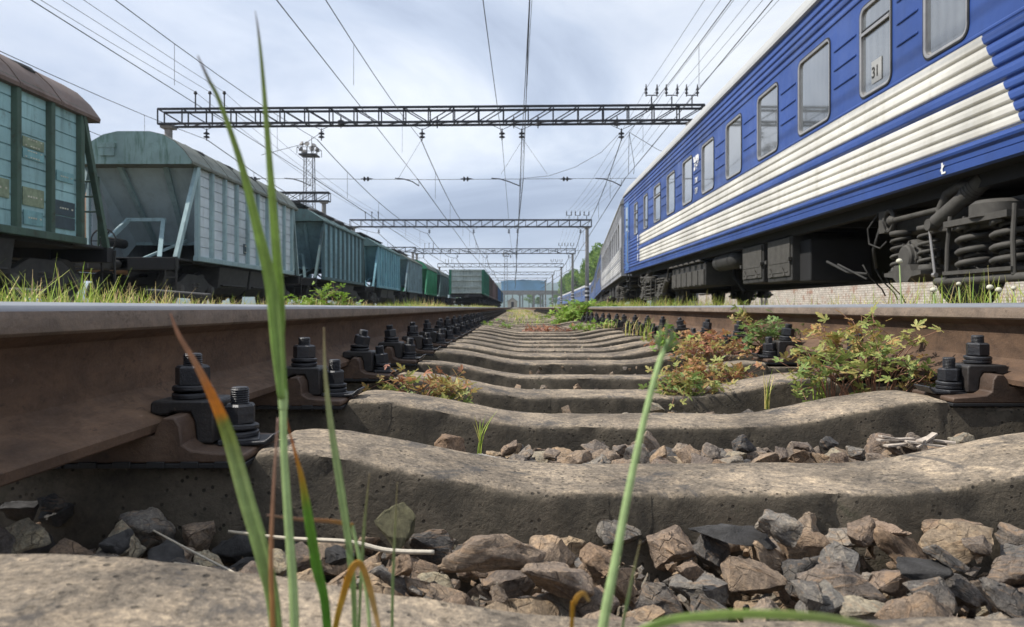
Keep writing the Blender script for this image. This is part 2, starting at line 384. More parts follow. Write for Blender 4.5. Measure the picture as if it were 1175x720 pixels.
# local frame: x=0 at rail centre, +x toward the gauge side
def fastening(full=True,tilt=0.0,seed=0):
    rnd=random.Random(seed); parts={}
    p=MB()   # baseplate with ribs holding the rail foot
    prof=[(-.185,-.190),(-.09,-.185),(-.083,-.162),(-.078,-.160),(.078,-.1615),(.083,-.148),(.090,-.138),(.104,-.138),(.111,-.148),(.114,-.172),(.125,-.179),(.150,-.182),(.190,-.184),(.192,-.190),(.190,-.1945),(-.185,-.1945)]
    p.prism(prof,'y',-.078,.078)
    if full:
        p2=MB(); p2.box((0,0,-.198),(.385,.158,.006))
        for k in range(9): p2.box((-.17+.042*k,-.0795,-.1965),(.022,.004,.008))
        parts['rubber_pad']=(p2,'rubber',.0008)
    parts['base_plate']=(p,'plate',.003 if full else 0)
    cx=.095
    c=MB(); z1=-.122; z0=-.168
    c.prism([(.054,z1-.004),(.058,z1),(.132,z1),(.137,z1-.005),(.137,-.178),(.114,-.178),(.112,-.150),(.106,-.137),(.082,-.137),(.076,-.141),(.062,-.141),(.054,-.138)],'y',-.036,.036)
    parts['clip']=(c,'iron',.003 if full else 0)
    T=Matrix.Rotation(tilt,3,'Y')
    def bolt(cx,cy,zb,zt,rb,rn,tl):
        b=MB(); base=Vector((cx,cy,zb))
        if full:
            for k in range(2): b.lathe([(rn*1.12,0),(rn*1.22,.002),(rn*1.22,.006),(rn*1.12,.008)],base+Vector((0,0,.0+.0085*k)),20,0,Matrix.Rotation(R(3)*(1-2*k),3,'X'))
        else: b.lathe([(rn*1.2,0),(rn*1.2,.015)],base,8)
        hexnut(b,base+T0(tl)@Vector((0,0,.030)),rn*1.05,.027,T0(tl),0,rnd.random())
        if full: b.lathe(thread(rb,.040,zt-zb),base,14,1,T0(tl))
        else: b.lathe([(rb,.04),(rb,zt-zb)],base,7,1)
        return b
    def T0(t): return Matrix.Rotation(t,3,'Y')
    parts['clip_bolt']=(bolt(cx,0,-.1215,-.062,.0125,.0215,tilt),['bolt','bolt'],0)
    w=MB(); w.box((.158,0,-.1775),(.052,.062,.007),0,(0,0,R(20*rnd.random())))
    w.prism([(.125,-.180),(.20,-.176),(.212,-.166),(.215,-.168),(.204,-.181),(.125,-.186)],'y',-.028,.032)
    parts['washer_plate']=(w,'bolt',.0015 if full else 0)
    parts['sleeper_bolt']=(bolt(.157,.004,-.174,-.108,.0125,.0205,-tilt*.6),['bolt','bolt'],0)
    return parts
def make_fast(full,tilt,seed):
    root=empty('rail_fastening')
    for nme,(mb,mt,bv) in fastening(full,tilt,seed).items():
        mats=[M[x] for x in mt] if isinstance(mt,list) else M[mt]
        o=mb.build(nme,mats,root,bevel=bv if full else 0,autosmooth=30)
    return root
def merged_fast():
    m=MB()
    for nme,(mb,mt,bv) in fastening(False,0,3).items():
        mi={'base_plate':1}.get(nme,0); m.add(mb.v,mb.f,mi)
    return m.mesh('rail_fastening',[M['iron'],M['plate']])
protos=[make_fast(True,0,1),make_fast(True,R(12),2),make_fast(True,R(-7),5)]
used=[0,0,0]
farm=merged_fast()
KID={}
for c in bpy.data.objects:
    if c.parent: KID.setdefault(c.parent.name,[]).append(c)
for side,(cx,rz,dz) in {'left':(XL,0,0),'right':(XR,math.pi,.004)}.items():
    for i,y in enumerate(SY):
        jy=random.uniform(-.01,.01)-(.045 if (side=='left' and i in(1,2)) else .02)
        if i==0: continue
        if i<18:
            k=[0,0,0,1,2,0,2,1][i%8]
            if used[k]==0: o=protos[k]; used[k]=1
            else: o=copy_tree(protos[k],None,KID)
        else:
            o=link_mesh('rail_fastening',farm)
        o.location=(cx,y+jy,dz); o.rotation_euler=(0,0,rz+R(random.uniform(-1,1)))
        if side=='left' and i==1: lb='large threaded rail fastening at left, just behind the longest orange tipped blade'
        elif side=='right' and i==2: lb='black rail fastening at far right beside the big leafy plant'
        elif i<12: lb='black bolted fastening on the %s rail, %s row from the front'%(side,ORD[i])
        else: lb='small far bolted fastening among the crowded last rows of the %s rail'%side
        tag(o,lb,'rail fastening','bolted fastenings along the %s rail'%side)

# ------------------------------------------------------------------ ballast stones
def rock_mesh(seed,low=False):
    rnd=random.Random(seed); bm=bmesh.new()
    ax=[rnd.uniform(.75,1.25),rnd.uniform(.6,1.0),rnd.uniform(.42,.8)]
    if seed%5==0: ax[2]=.40
    for k in range(11 if not low else 9):
        v=Vector((rnd.gauss(0,1),rnd.gauss(0,1),rnd.gauss(0,1))).normalized()*rnd.uniform(.8,1.05)
        bm.verts.new((v.x*ax[0],v.y*ax[1],v.z*ax[2]))
    r=bmesh.ops.convex_hull(bm,input=bm.verts); 
    dead=list({g for g in r['geom_interior']+r['geom_unused'] if isinstance(g,bmesh.types.BMVert)})
    bmesh.ops.delete(bm,geom=dead,context='VERTS')
    if not low:
        bmesh.ops.dissolve_limit(bm,angle_limit=R(14),verts=bm.verts,edges=bm.edges)
        bmesh.ops.bevel(bm,geom=bm.edges[:],offset=.085,segments=2,affect='EDGES',profile=.6,clamp_overlap=True)
        bmesh.ops.triangulate(bm,faces=bm.faces)
        bmesh.ops.subdivide_edges(bm,edges=[e for e in bm.edges if e.calc_length()>.22],cuts=2,use_grid_fill=False)
        bmesh.ops.triangulate(bm,faces=bm.faces)
        bmesh.ops.subdivide_edges(bm,edges=[e for e in bm.edges if e.calc_length()>.2],cuts=1)
        bmesh.ops.triangulate(bm,faces=bm.faces)
        bm.normal_update()
        for v in bm.verts:
            p=v.co*2.2+Vector((seed*3.7,0,0)); d=(.082*noise.noise(p)+.048*noise.noise(p*2.7)+.026*noise.noise(p*7))*min(1,ax[2]/.55)
            # shallow conchoidal steps
            s=noise.noise(p*1.1+Vector((9,2,1))); d-=.05 if s>.22 else 0
            v.co+=v.normal*d
    me=bpy.data.meshes.new('stone'); bm.to_mesh(me); bm.free(); me.materials.append(M['rock'])
    if not low: me.polygons.foreach_set('use_smooth',[True]*len(me.polygons)); sharp(me,38)
    return me
def solid(me):   # share of its own convex hull that a stone fills
    bm=bmesh.new(); bm.from_mesh(me); v=abs(bm.calc_volume()); b2=bmesh.new()
    for q in bm.verts: b2.verts.new(q.co)
    bmesh.ops.convex_hull(b2,input=b2.verts); h=abs(b2.calc_volume()); r=v/max(h,1e-6); bm.free(); b2.free(); return r
cand=sorted(((solid(m_),i_,m_) for i_,m_ in enumerate(rock_mesh(i) for i in range(44))),key=lambda t:-t[0])

rocks=[c[2] for c in cand[:26]]
for c in cand[26:]: bpy.data.meshes.remove(c[2])
SH=['squat','wedge shaped','pointed','rounded','blocky','narrow','broad']
def stone(loc,s,lbl,grp,rot=None,k=None,sc3=None,mat=None):
    k=random.randrange(26) if k is None else k
    o=link_mesh('ballast_stone',rocks[k]); o.location=loc; o.scale=(s,s,s) if sc3 is None else sc3
    o.rotation_euler=rot or (random.uniform(-.6,.6),random.uniform(-.6,.6),random.uniform(0,6.28))
    if mat: o.material_slots[0].link='OBJECT'; o.material_slots[0].material=M[mat]
    return tag(o,lbl,'stone',grp)
def region(x):
    px=VX+x*F/.76
    if px<130: return 'shaded below the left rail'
    if px<300: return 'shaded, left of the tall grass'
    if px<430: return 'behind the tall grass'
    if px<600: return 'left of centre'
    if px<720: return 'beside the thick green stalk'
    if px<860: return 'just right of the green stalk'
    if px<1010: return 'right of centre'
    return 'towards the right edge'
BULK=[]
def bay(y0,y1,x0,x1,z,s0,s1,step,where,grp,rows,bulk=False):
    pts=[]; tries=0
    area=(x1-x0)*(y1-y0); n=int(area/(step*step)*1.0)
    while len(pts)<n and tries<n*60:
        tries+=1; x=random.uniform(x0,x1); y=random.uniform(y0,y1)
        if all((x-a)**2+(y-b)**2>(step*.72)**2 for a,b in pts): pts.append((x,y))
    for x,y in pts:
        s=random.uniform(s0,s1); zz=z(x,y) if callable(z) else z
        sz='large' if s>.66*s1+.34*s0 else ('small' if s<.33*s1+.67*s0 else 'medium')
        if bulk: BULK.append((x,y,zz,s)); continue
        stone((x,y,zz+random.uniform(-.012,.012)),s,'%s stone %s, %s'%(sz,where,region(x*.76/y)),grp,mat='slate' if (x<-.18 and y<1 and random.random()<.6) else None)  # many near left stones coloured darker to paint in the rail's shade
G0='large stones in front of the broad sleeper'
# lower layer, then the upper one
bay(.51,.95,-.62,.72,-.355,.044,.058,.058,'low in front of the broad sleeper',G0,1,True)
bay(.53,.945,-.60,.66,lambda x,y:-.302+.016*sstep(0,.5,x)+.045*sstep(.30,.55,-x),.034,.054,.064,'in front of the broad sleeper',G0,2)
bay(.56,.84,-.58,.60,lambda x,y:-.272+.018*sstep(0,.5,x)+.045*sstep(.30,.55,-x),.018,.036,.088,'on top in front of the broad sleeper',G0,3)
G1='stones between the second and third sleepers'
bay(1.17,1.44,-.70,1.15,-.288,.036,.050,.055,'low behind the broad sleeper',G1,1,True)
bay(1.16,1.42,-.62,1.10,-.264,.024,.040,.062,'on top behind the broad sleeper',G1,1)
# distinctive ones, placed by eye
stone(at(456,604,.89),.036,'upright mossy greenish stone standing against the broad sleeper',G0,(1.25,.1,.3),14,(.030,.040,.026),'mossy')
stone(at(560,640,.72),.056,'long dark flat slab lying left of centre in the foreground',G0,(.15,.05,.1),5,(.062,.034,.034))
stone(at(848,618,.86),.05,'smooth dark slate slab pointing left against the broad sleeper',G0,(.1,.12,.1),10,(.062,.030,.026),'slate')
stone(at(1060,655,.74),.03,'rounded grey brown cobble near the right edge',G0,(.1,.1,.1),9,(.046,.03,.026),'slate')
stone(at(1015,612,.865),.042,'large tan block with flat top right of the slate slab',G0,(.3,.2,2.0),12,None,'tanstone')
stone(at(640,660,.70),.05,'big tan pyramid shaped stone at the centre of the foreground',G0,(.4,.3,1.0),14)
stone(at(556,524,1.22),.020,'small whitish stone at the foot of the dry seedling',G1,(.1,.1,.1),8,None,'white')
# everything smaller and farther: one uncountable layer
def stuff_stones():
    lows=[rock_mesh(100+i,True) for i in range(8)]
    data=[([v.co.copy() for v in me.vertices],[tuple(p.vertices) for p in me.polygons]) for me in lows]
    m=MB(); tn=[]
    def put(x,y,z,s):
        vs,fs=random.choice(data); q=Euler((random.uniform(0,6),random.uniform(0,6),random.uniform(0,6))).to_matrix(); c=Vector((x,y,z)); t=random.random()
        m.add([q@v*s+c for v in vs],fs); tn.extend([t]*len(fs))
    for i in range(0,16):
        ya=SY[i]+.125; yb=SY[i+1]-.125; n=230 if i<5 else 150
        for _ in range(n):
            x=TX+random.uniform(-1.3,1.3); lv=-.335 if i<2 else (-.292 if i<4 else -.305)
            if i>=2 and random.random()<.18: lv=-.275
            put(x,random.uniform(ya,yb),lv+random.uniform(-.02,.015)-(0.03 if i==0 else 0),random.uniform(.014,.032))
    for _ in range(2200):   # grit and chips between the big stones
        k_=random.random()<.6; y=random.uniform(.52,.95) if k_ else random.uniform(1.15,1.44); put(random.uniform(-.62,.7) if k_ else random.uniform(-.7,1.1),y,(-.315 if k_ else -.30)+random.uniform(-.015,.02),random.uniform(.004,.013))
    for _ in range(260): put(random.uniform(-.6,.7),random.uniform(.1,.37),-.36+random.uniform(-.02,.02),random.uniform(.02,.04))
    for _ in range(2600):   # shoulders and the space towards the trains
        side=random.choice((-1,1)); y=random.uniform(.3,1)**1.5*30; x=TX+side*random.uniform(.9,2.2)
        put(x,y,gz(x,y)+.01,random.uniform(.015,.04))
    for _ in range(1500):
        y=random.uniform(2,26); x=random.uniform(2.2,7.5); put(x,y,gz(x,y)+.01,random.uniform(.02,.045))
    for _ in range(700):    # small stones lying on the sleepers far away
        y=random.uniform(3,16); put(TX+random.uniform(-.5,.5),y,-.25+.02*sstep(8,16,y),random.uniform(.006,.014))
    for (x,y,z,s) in BULK:
        me=random.choice(rocks); q=Euler((random.uniform(-.6,.6),random.uniform(-.6,.6),random.uniform(0,6))).to_matrix(); c=Vector((x,y,z)); t=random.random()
        m.add([q@v.co*s+c for v in me.vertices],[tuple(p.vertices) for p in me.polygons]); tn.extend([t]*len(me.polygons))
    me=m.mesh('ballast_stones',M['rock2'],fix=False); tone(me,tn); me.polygons.foreach_set('use_smooth',[True]*len(me.polygons)); sharp(me,38)
    o=link_mesh('ballast_stones',me); tag(o,'crushed stone ballast packed between the farther sleepers','ballast',kind='stuff')
stuff_stones()
# ------------------------------------------------------------------ foreground grass
GREEN=(.13,.27,.055); LG=(.27,.42,.13); YEL=(.62,.45,.09); ORG=(.60,.22,.03); BRN=(.30,.16,.08); PNK=(.33,.17,.15); PALE=(.50,.50,.27)
def m_blade(name,stops,trans=.5):
    t=NT(name); at_=t.n('ShaderNodeAttribute',attribute_name='along'); co=t.coord(rnd=False)
    f=t.math('ADD',at_.outputs['Fac'],t.math('MULTIPLY',t.math('SUBTRACT',t.noise(co,70,4),.5),.10))
    base=t.ramp(f,stops); ac=t.n('ShaderNodeAttribute',attribute_name='across')
    vein=t.math('SINE',t.math('MULTIPLY',ac.outputs['Fac'],42.0)); base=t.mix(1,base,t.ramp(t.math('ADD',t.math('MULTIPLY',vein,.5),.5),[(0,.84),(1,1.08)]),'MULTIPLY')
    base=t.mix(1,base,t.ramp(t.noise(co,160,3,.7),[(.3,.82),(.7,1.12)]),'MULTIPLY')
    t.bump(vein,.25,.0005); t.done(base,.5,0,.4); tr=t.n('ShaderNodeBsdfTranslucent'); t.l(base,tr.inputs[0]); mx=t.n('ShaderNodeMixShader'); mx.inputs[0].default_value=trans
    t.l(t.b.outputs[0],mx.inputs[1]); t.l(tr.outputs[0],mx.inputs[2]); t.l(mx.outputs[0],t.out.inputs[0])
    return t.mat
def spl(pts,n=8):     # Catmull-Rom through tuples
    out=[]; P=[pts[0]]+list(pts)+[pts[-1]]
    for i in range(1,len(P)-2):
        for k in range(n):
            t=k/n; out.append(tuple(.5*((2*b)+(-a+c)*t+(2*a-5*b+4*c-d)*t*t+(-a+3*b-3*c+d)*t**3) for a,b,c,d in zip(P[i-1],P[i],P[i+1],P[i+2])))
    out.append(tuple(pts[-1])); return out
def blade(parent,pts,mat,name='leaf_blade',fold=.35,yaw=0,label=None):
    # pts: (px,py,Y,width_px): a tapering, V-folded leaf
    q=spl(pts,8); L=len(q); vs=[];fs=[];al=[];ac=[]
    P=[at(p[0],p[1],p[2]) for p in q]
    for i,p in enumerate(q):
        d=(P[min(i+1,L-1)]-P[max(i-1,0)]).normalized(); w=max(p[3]*.66,.15)*p[2]/F/2
        side=d.cross(Vector((math.sin(yaw),math.cos(yaw),0))).normalized(); nrm=side.cross(d)
        for k,s in enumerate((-1,-.5,0,.5,1)):
            vs.append(P[i]+side*s*w+nrm*abs(s)*w*fold*(1 if nrm.y<0 else -1)); al.append(i/(L-1)); ac.append((s+1)/2)
    for i in range(L-1):
        for k in range(4): fs.append((i*5+k,i*5+k+1,(i+1)*5+k+1,(i+1)*5+k))
    m=MB(); m.add(vs,fs); me=m.mesh(name,mat,True,False)
    for nm,v in (('along',al),('across',ac)):
        a=me.attributes.new(nm,'FLOAT','POINT'); a.data.foreach_set('value',v)
    o=link_mesh(name,me,parent); sd=o.modifiers.new('s','SOLIDIFY'); sd.thickness=.0004
    if label: o['label']=label
    return o
def stalk(parent,pts,mat,name='stem',n=10):
    q=spl(pts,8); P=[at(p[0],p[1],p[2]) for p in q]; rs=[max(.1,p[3]*.66)*p[2]/F/2 for p in q]
    m=MB(); m.tube(P,rs,n); me=m.mesh(name,mat,True)
    a=me.attributes.new('along','FLOAT','POINT'); a.data.foreach_set('value',[ (i//n)/(len(q)-1) for i in range(len(me.vertices))])
    b=me.attributes.new('across','FLOAT','POINT'); b.data.foreach_set('value',[(i%n)/n for i in range(len(me.vertices))])
    return link_mesh(name,me,parent)
mb_up=m_blade('fresh blade green',[(0,(.38,.54,.18)),(.5,(.47,.62,.18)),(.8,(.36,.43,.17)),(.93,(.26,.17,.13)),(1,(.34,.27,.2))])
mb_stem=m_blade('blue green stem',[(0,(.40,.54,.24)),(1,(.44,.60,.25))],.15)
mb_or=m_blade('blade with orange middle',[(0,(.34,.50,.17)),(.42,(.46,.57,.25)),(.52,(.30,.36,.08)),(.56,(.72,.30,.03)),(.64,(.66,.27,.05)),(.74,(.50,.28,.16)),(1,(.42,.22,.14))])
mb_or2=m_blade('green blade turning orange',[(0,(.12,.34,.04)),(.45,(.22,.42,.06)),(.55,(.62,.40,.05)),(.75,(.60,.22,.04)),(1,(.33,.15,.10))])
mb_dry=m_blade('dry orange brown straw',[(0,(.45,.26,.06)),(.4,(.42,.20,.08)),(1,(.36,.22,.17))],.15)
mb_bent=m_blade('orange bent leaf',[(0,(.42,.36,.06)),(.35,(.66,.36,.04)),(.6,(.70,.42,.08)),(1,(.62,.45,.2))])
mb_pale=m_blade('pale stem',[(0,(.30,.46,.18)),(.6,(.36,.46,.22)),(1,(.42,.34,.2))])
mb_straw=m_blade('bleached straw',[(0,(.55,.48,.36)),(1,(.62,.56,.46))],.1)
Z0=.335
g=empty('grass_plant',at(330,935,Z0)); inv=-g.location
def rel(o): o.location=inv; return o
tag(g,'tallest green grass with two long upright blades at left, tips against the sky','grass','grass plants growing at the very front')
rel(stalk(g,[(338,950,Z0,17),(338,720,.338,16),(331,600,.340,14.5),(326,520,.341,12.5),(325,462,.342,13)],mb_stem))
rel(stalk(g,[(325,470,.342,15),(325,455,.342,17),(325,446,.342,14)],mb_stem,'node'))
rel(blade(g,[(324,458,.340,13),(320,400,.339,24),(313,330,.337,24),(298,268,.333,19),(278,190,.328,13),(253,118,.322,8),(240,92,.32,6),(227,64,.318,2)],mb_up,yaw=.2))
rel(blade(g,[(327,458,.342,12),(322,395,.341,15),(322,350,.340,16),(316,270,.337,15),(309,180,.333,11),(302,90,.33,7),(297,40,.328,4),(293,13,.327,1)],mb_up,yaw=-.1))
rel(blade(g,[(330,940,.33,20),(318,720,.33,24),(304,640,.33,30),(284,570,.331,30),(264,500,.332,26),(245,455,.333,18),(224,415,.334,11),(206,385,.335,8),(196,360,.336,2)],mb_or,yaw=.15,label='long lower leaf blade with an orange band at its middle'))
g=empty('grass_plant',at(316,950,.325)); inv=-g.location
tag(g,'thin dry orange brown straw rising just left of the tall green stem','grass','grass plants growing at the very front')
rel(stalk(g,[(318,950,.325,9),(313,720,.325,9),(311,640,.325,8),(314,560,.326,5),(319,480,.327,3)],mb_dry))
g=empty('grass_plant',at(372,960,.345)); inv=-g.location
tag(g,'short green blade with an orange brown tip right beside the tall stem','grass','grass plants growing at the very front')
rel(blade(g,[(385,960,.345,14),(376,720,.345,15),(364,650,.346,18),(354,590,.347,16),(347,550,.348,10),(339,520,.349,5),(331,490,.35,3),(328,470,.35,1)],mb_or2))
g=empty('grass_plant',at(415,960,.36)); inv=-g.location
tag(g,'pale slender grass with an orange bent leaf and a sideways dry shoot','grass','grass plants growing at the very front')
rel(blade(g,[(412,960,.36,9),(408,720,.36,10),(403,640,.36,13),(392,560,.362,15),(381,490,.364,12),(374,430,.366,7),(372,376,.368,2)],mb_pale,yaw=.3))
rel(stalk(g,[(430,960,.365,7),(424,720,.365,6),(412,640,.366,6),(404,603,.367,6)],mb_stem))
rel(blade(g,[(405,603,.367,8),(380,598,.362,7),(345,596,.352,6),(306,591,.34,2)],mb_dry,name='dry_shoot',yaw=.1))
rel(blade(g,[(380,760,.35,9),(386,715,.35,10),(395,680,.352,12),(403,655,.353,13),(412,646,.354,11),(420,660,.354,11),(428,690,.353,10),(438,735,.35,5)],mb_bent,fold=.2,label='orange leaf bent over like a hook'))
g=empty('grass_plant',at(455,960,.40)); inv=-g.location
tag(g,'two very thin green blades standing right of the orange bent leaf','grass','grass plants growing at the very front')
rel(blade(g,[(404,960,.40,3),(412,720,.40,5),(417,620,.40,6),(424,543,.40,1)],mb_pale)); rel(blade(g,[(448,960,.40,3),(450,720,.40,5),(452,640,.40,5),(456,553,.40,1)],mb_pale))
g=empty('grass_stalk',at(690,960,.30)); inv=-g.location
tag(g,'single thick pale green stalk leaning right, right of centre','grass','grass plants growing at the very front')
rel(stalk(g,[(655,960,.30,19),(692,720,.30,18),(707,640,.302,15),(722,560,.305,13),(742,470,.308,11),(757,415,.31,10),(766,394,.311,8),(769,388,.311,2)],mb_stem))
for tx,ty,bx in ((758,372,757),(774,374,766),(782,392,767),(766,365,763),(751,384,756),(777,383,764)): rel(blade(g,[(bx,402,.31,2),((bx+tx)/2,(402+ty)/2-3,.31,5),(tx,ty,.311,1)],mb_pale,name='seed_tip'))
rel(blade(g,[(650,960,.33,6),(656,720,.33,7),(660,690,.33,9),(669,681,.331,9),(676,690,.331,5)],mb_bent,name='dry_leaf',fold=.2))
rel(blade(g,[(690,960,.34,3),(712,740,.34,4),(722,680,.34,6),(735,620,.34,1)],mb_pale))
g=empty('grass_plant',at(700,800,.22)); inv=-g.location
tag(g,'blurred green leaf lying sideways along the bottom edge at right','grass','grass plants growing at the very front')
rel(blade(g,[(650,790,.22,14),(740,722,.215,15),(820,706,.212,15),(910,706,.21,15),(985,716,.208,12),(1060,740,.206,2)],mb_up,fold=.15))
# straw and twig
o=stalk(None,[(262,610,.80,5),(330,618,.80,7),(400,622,.79,8),(445,632,.785,9),(498,634,.78,8)],mb_straw,'twig'); tag(o,'pale bent twig lying across the stones at left','twig')
o=stalk(None,[(176,609,.78,3),(215,630,.76,4),(250,648,.74,4),(282,664,.70,4)],mb_straw,'dry_straw'); tag(o,'curved bleached straw over the shaded stones at left','straw','pieces of straw on the stones')
o=stalk(None,[(200,646,.69,3),(240,652,.68,3),(270,661,.67,2)],mb_straw,'dry_straw'); tag(o,'thinner straw lying along the edge of the nearest sleeper','straw','pieces of straw on the stones')

# ------------------------------------------------------------------ leafy weeds
herbcols=[(.08,.145,.045),(.14,.23,.07),(.22,.32,.09),(.33,.38,.11),(.44,.36,.12),(.50,.25,.11),(.42,.17,.11),(.33,.17,.13)]
M['herb']=m_leaf('herb leaves green to red',herbcols)
M['hstem']=m_plain('reddish herb stems',(.25,.12,.07),.6,0,.3,30,.05)
M['weed']=m_leaf('weed leaves',[(.07,.15,.02),(.13,.25,.03),(.22,.36,.05),(.30,.42,.08)])
M['grass']=m_leaf('meadow grass',[(.12,.20,.03),(.22,.34,.05),(.37,.47,.08),(.52,.50,.14),(.68,.53,.23),(.74,.56,.30)],.3,.6)
M['flower']=m_plain('dandelion seed heads',(.55,.53,.42),.8,0,.2,40)
def lobed(rnd):   # deeply cut leaf outline in its own plane, stalk at origin, length 1
    out=[]
    n=5
    tips=[(-95,.42),(-52,.66),(0,1.0),(52,.66),(95,.42)]
    res=[(0,0)]
    for i,(a,l) in enumerate(tips):
        l*=rnd.uniform(.85,1.1); a+=rnd.uniform(-8,8); ca,sa=math.sin(R(a)),math.cos(R(a))
        def pp(r,w): return (ca*r*l-sa*w*l*-1*-1, sa*r*l+ca*w*l)
        for (r,w) in [(.42,-.13),(.62,-.22),(.66,-.12),(.84,-.13),(1,0),(.84,.13),(.66,.12),(.62,.22),(.42,.13)]:
            res.append((ca*r*l - sa*w*l*(-1), sa*r*l + ca*w*l*(-1)) if False else (ca*r*l+sa*w*l, sa*r*l-ca*w*l))
        if i<4: 
            a2=R((tips[i][0]+tips[i+1][0])/2); res.append((math.sin(a2)*.17,math.cos(a2)*.17))
    return res
def herb(name,base,w,h,n,leaf,lo,hi,label,group,redtop=.0,lean=(0,0),cat='weed',mat='herb',depth=None):
    rnd=random.Random(hash((round(base.x*1000),n))&0xffff); depth=depth or w*.5
    root=empty(name,base); tag(root,label,cat,group); st=MB(); lf=MB(); tn=[]
    for i in range(n):
        f=(i+.5)/n
        tip=Vector((rnd.uniform(-1,1)*w/2+lean[0],rnd.uniform(-1,1)*depth/2,h*rnd.uniform(.35,1.0)))
        k=1-.55*(abs(tip.x)/(w/2+1e-6))**2; tip.z*=max(.3,k)
        p0=Vector((tip.x*.3,tip.y*.3,0)); mid=(p0+tip)/2+Vector((0,0,h*.15))
        path=[p0,mid*.55+p0*.45+Vector((0,0,h*.05)),mid,tip]; st.tube([Vector(q) for q in spl([tuple(x) for x in path],3)],[.0014*(leaf/.028)]*10,5)
        col=rnd.uniform(lo,hi)
        for j in range(rnd.choice((6,7,9))):
            c=tip+Vector((rnd.gauss(0,1),rnd.gauss(0,1),rnd.gauss(0,.7)))*leaf*1.15 if j else tip
            if c.z<.003: c.z=.004
            s=leaf*rnd.uniform(.7,1.45); q=Euler((rnd.uniform(-.9,.9)+.35,rnd.uniform(-.7,.7),rnd.uniform(0,6.28))).to_matrix()
            out=lobed(rnd); vs=[]
            for (x,y) in out:
                z=-.22*(x*x+y*y)+.10*abs(x); vs.append(q@Vector((x*s,y*s,z*s))+c)
            b=len(lf.v); lf.v.extend([tuple(v) for v in vs])
            # fan from the stalk point
            for a in range(1,len(vs)-1): lf.f.append((b,b+a,b+a+1)); lf.m.append(0); tn.append(min(1,max(0,col+rnd.uniform(-.13,.13)+redtop*(c.z/h))))
            if rnd.random()<.5: st.tube([tip,c],.0009*(leaf/.028),4)
    st.build('stems',M['hstem'],root,smooth=True)
    me=lf.mesh('leaves',M[mat],False,False); tone(me,tn); link_mesh('leaves',me,root)
    return root
HG='leafy weeds growing between the sleepers'
herb('leafy_weed',at(1002,462,1.86),.38,.225,40,.026,.22,.58,'largest leafy weed, green with orange red tips, beside the right rail',HG,.12,depth=.22)
herb('leafy_weed',at(955,458,1.80),.16,.11,16,.023,.2,.5,'low green clump at the left foot of the largest weed',HG)
herb('leafy_weed',at(885,402,2.75),.20,.115,20,.026,.1,.3,'fresh green feathery weed beside the right rail, left of the largest weed',HG)
herb('leafy_weed',at(868,392,3.3),.22,.15,16,.026,.3,.6,'yellowish green weed against the right rail behind the feathery one',HG)
herb('leafy_weed',at(795,466,2.10),.25,.085,34,.022,.22,.62,'yellow green and orange clump right of centre on the stones',HG)
herb('leafy_weed',at(812,440,2.45),.26,.08,36,.022,.42,.85,'dense reddish mat of small leaves behind the yellow green clump',HG)
herb('leafy_weed',at(820,415,2.95),.30,.10,36,.022,.45,.9,'red brown mat of leaves in front of the right hand bolts',HG)
herb('leafy_weed',at(790,398,3.6),.35,.07,26,.022,.6,1.0,'farther rusty red mat of leaves reaching towards the centre',HG)
herb('leafy_weed',at(478,462,1.86),.21,.085,18,.024,.2,.6,'small weed with orange red shoots on the sleeper by the left rail',HG,.3)
herb('leafy_weed',at(757,405,3.2),.14,.10,8,.032,.3,.8,'bright green long leaved tuft right of centre in front of the rail',HG,mat='weed')
herb('leafy_weed',at(630,383,7.2),.45,.07,22,.03,.75,1.0,'small red patch of weed in the middle of the track',HG)
herb('leafy_weed',at(690,384,7.0),.5,.10,26,.04,.4,1,'light green sprawling weed between the middle and the right rail',HG,mat='weed')
herb('leafy_weed',at(568,378,8.0),.35,.06,12,.035,.4,1,'faint yellow green sprig left of the red patch',HG,mat='weed')
herb('leafy_bush',at(668,372,10.5),.72,.25,75,.075,.35,1,'round bright green bush growing in the track far ahead',HG,cat='bush',mat='weed',depth=.8)
herb('leafy_bush',at(697,371,11.6),.45,.20,35,.07,.2,.8,'lower green bush just right of the round bright green one',HG,cat='bush',mat='weed',depth=.6)
herb('leafy_bush',at(378,362,6.4),.40,.22,22,.05,.45,1,'bright green leafy plant poking above the left rail right of the tall blades',HG,cat='bush',mat='weed')
herb('leafy_bush',at(345,362,7.5),.35,.17,12,.045,.3,.9,'smaller leafy plant above the left rail, half behind the tall blades',HG,cat='bush',mat='weed')

# seedling and grasses between sleepers
def tuft(base,h,w,n,lo,hi,label,group,name='grass_tuft',width=.003):
    rnd=random.Random(int(base.x*997)+n); m=MB(); tn=[]
    for i in range(n):
        a=rnd.uniform(0,6.28); L=h*rnd.uniform(.5,1); dx=Vector((math.cos(a),math.sin(a),0)); p0=Vector((rnd.uniform(-w,w)*.3,rnd.uniform(-w,w)*.3,0))
        b=rnd.uniform(.1,.5); sd=dx.cross(Vector((0,0,1))); t=rnd.uniform(lo,hi); vs=[]
        for k in range(6):
            f=k/5; c=p0+dx*L*b*f*f+Vector((0,0,L*(f-.35*b*f*f))); ww=width*(1-f)**.6*.5+.0002
            vs+= [c-sd*ww,c+sd*ww]
        m.add(vs,[(2*k,2*k+1,2*k+3,2*k+2) for k in range(5)]); tn+= [t]*5
    me=m.mesh(name,M['grass'],True,False); tone(me,tn); o=link_mesh(name,me); o.location=base
    return tag(o,label,'grass tuft',group)
TG='small grass tufts between the sleepers'
tuft(at(550,522,1.24),.085,.012,9,.2,.7,'tiny dry seedling standing behind the broad sleeper, left of centre',TG)
tuft(at(880,470,1.9),.12,.03,12,.2,.95,'thin mixed dry and green tuft left of the largest weed',TG)
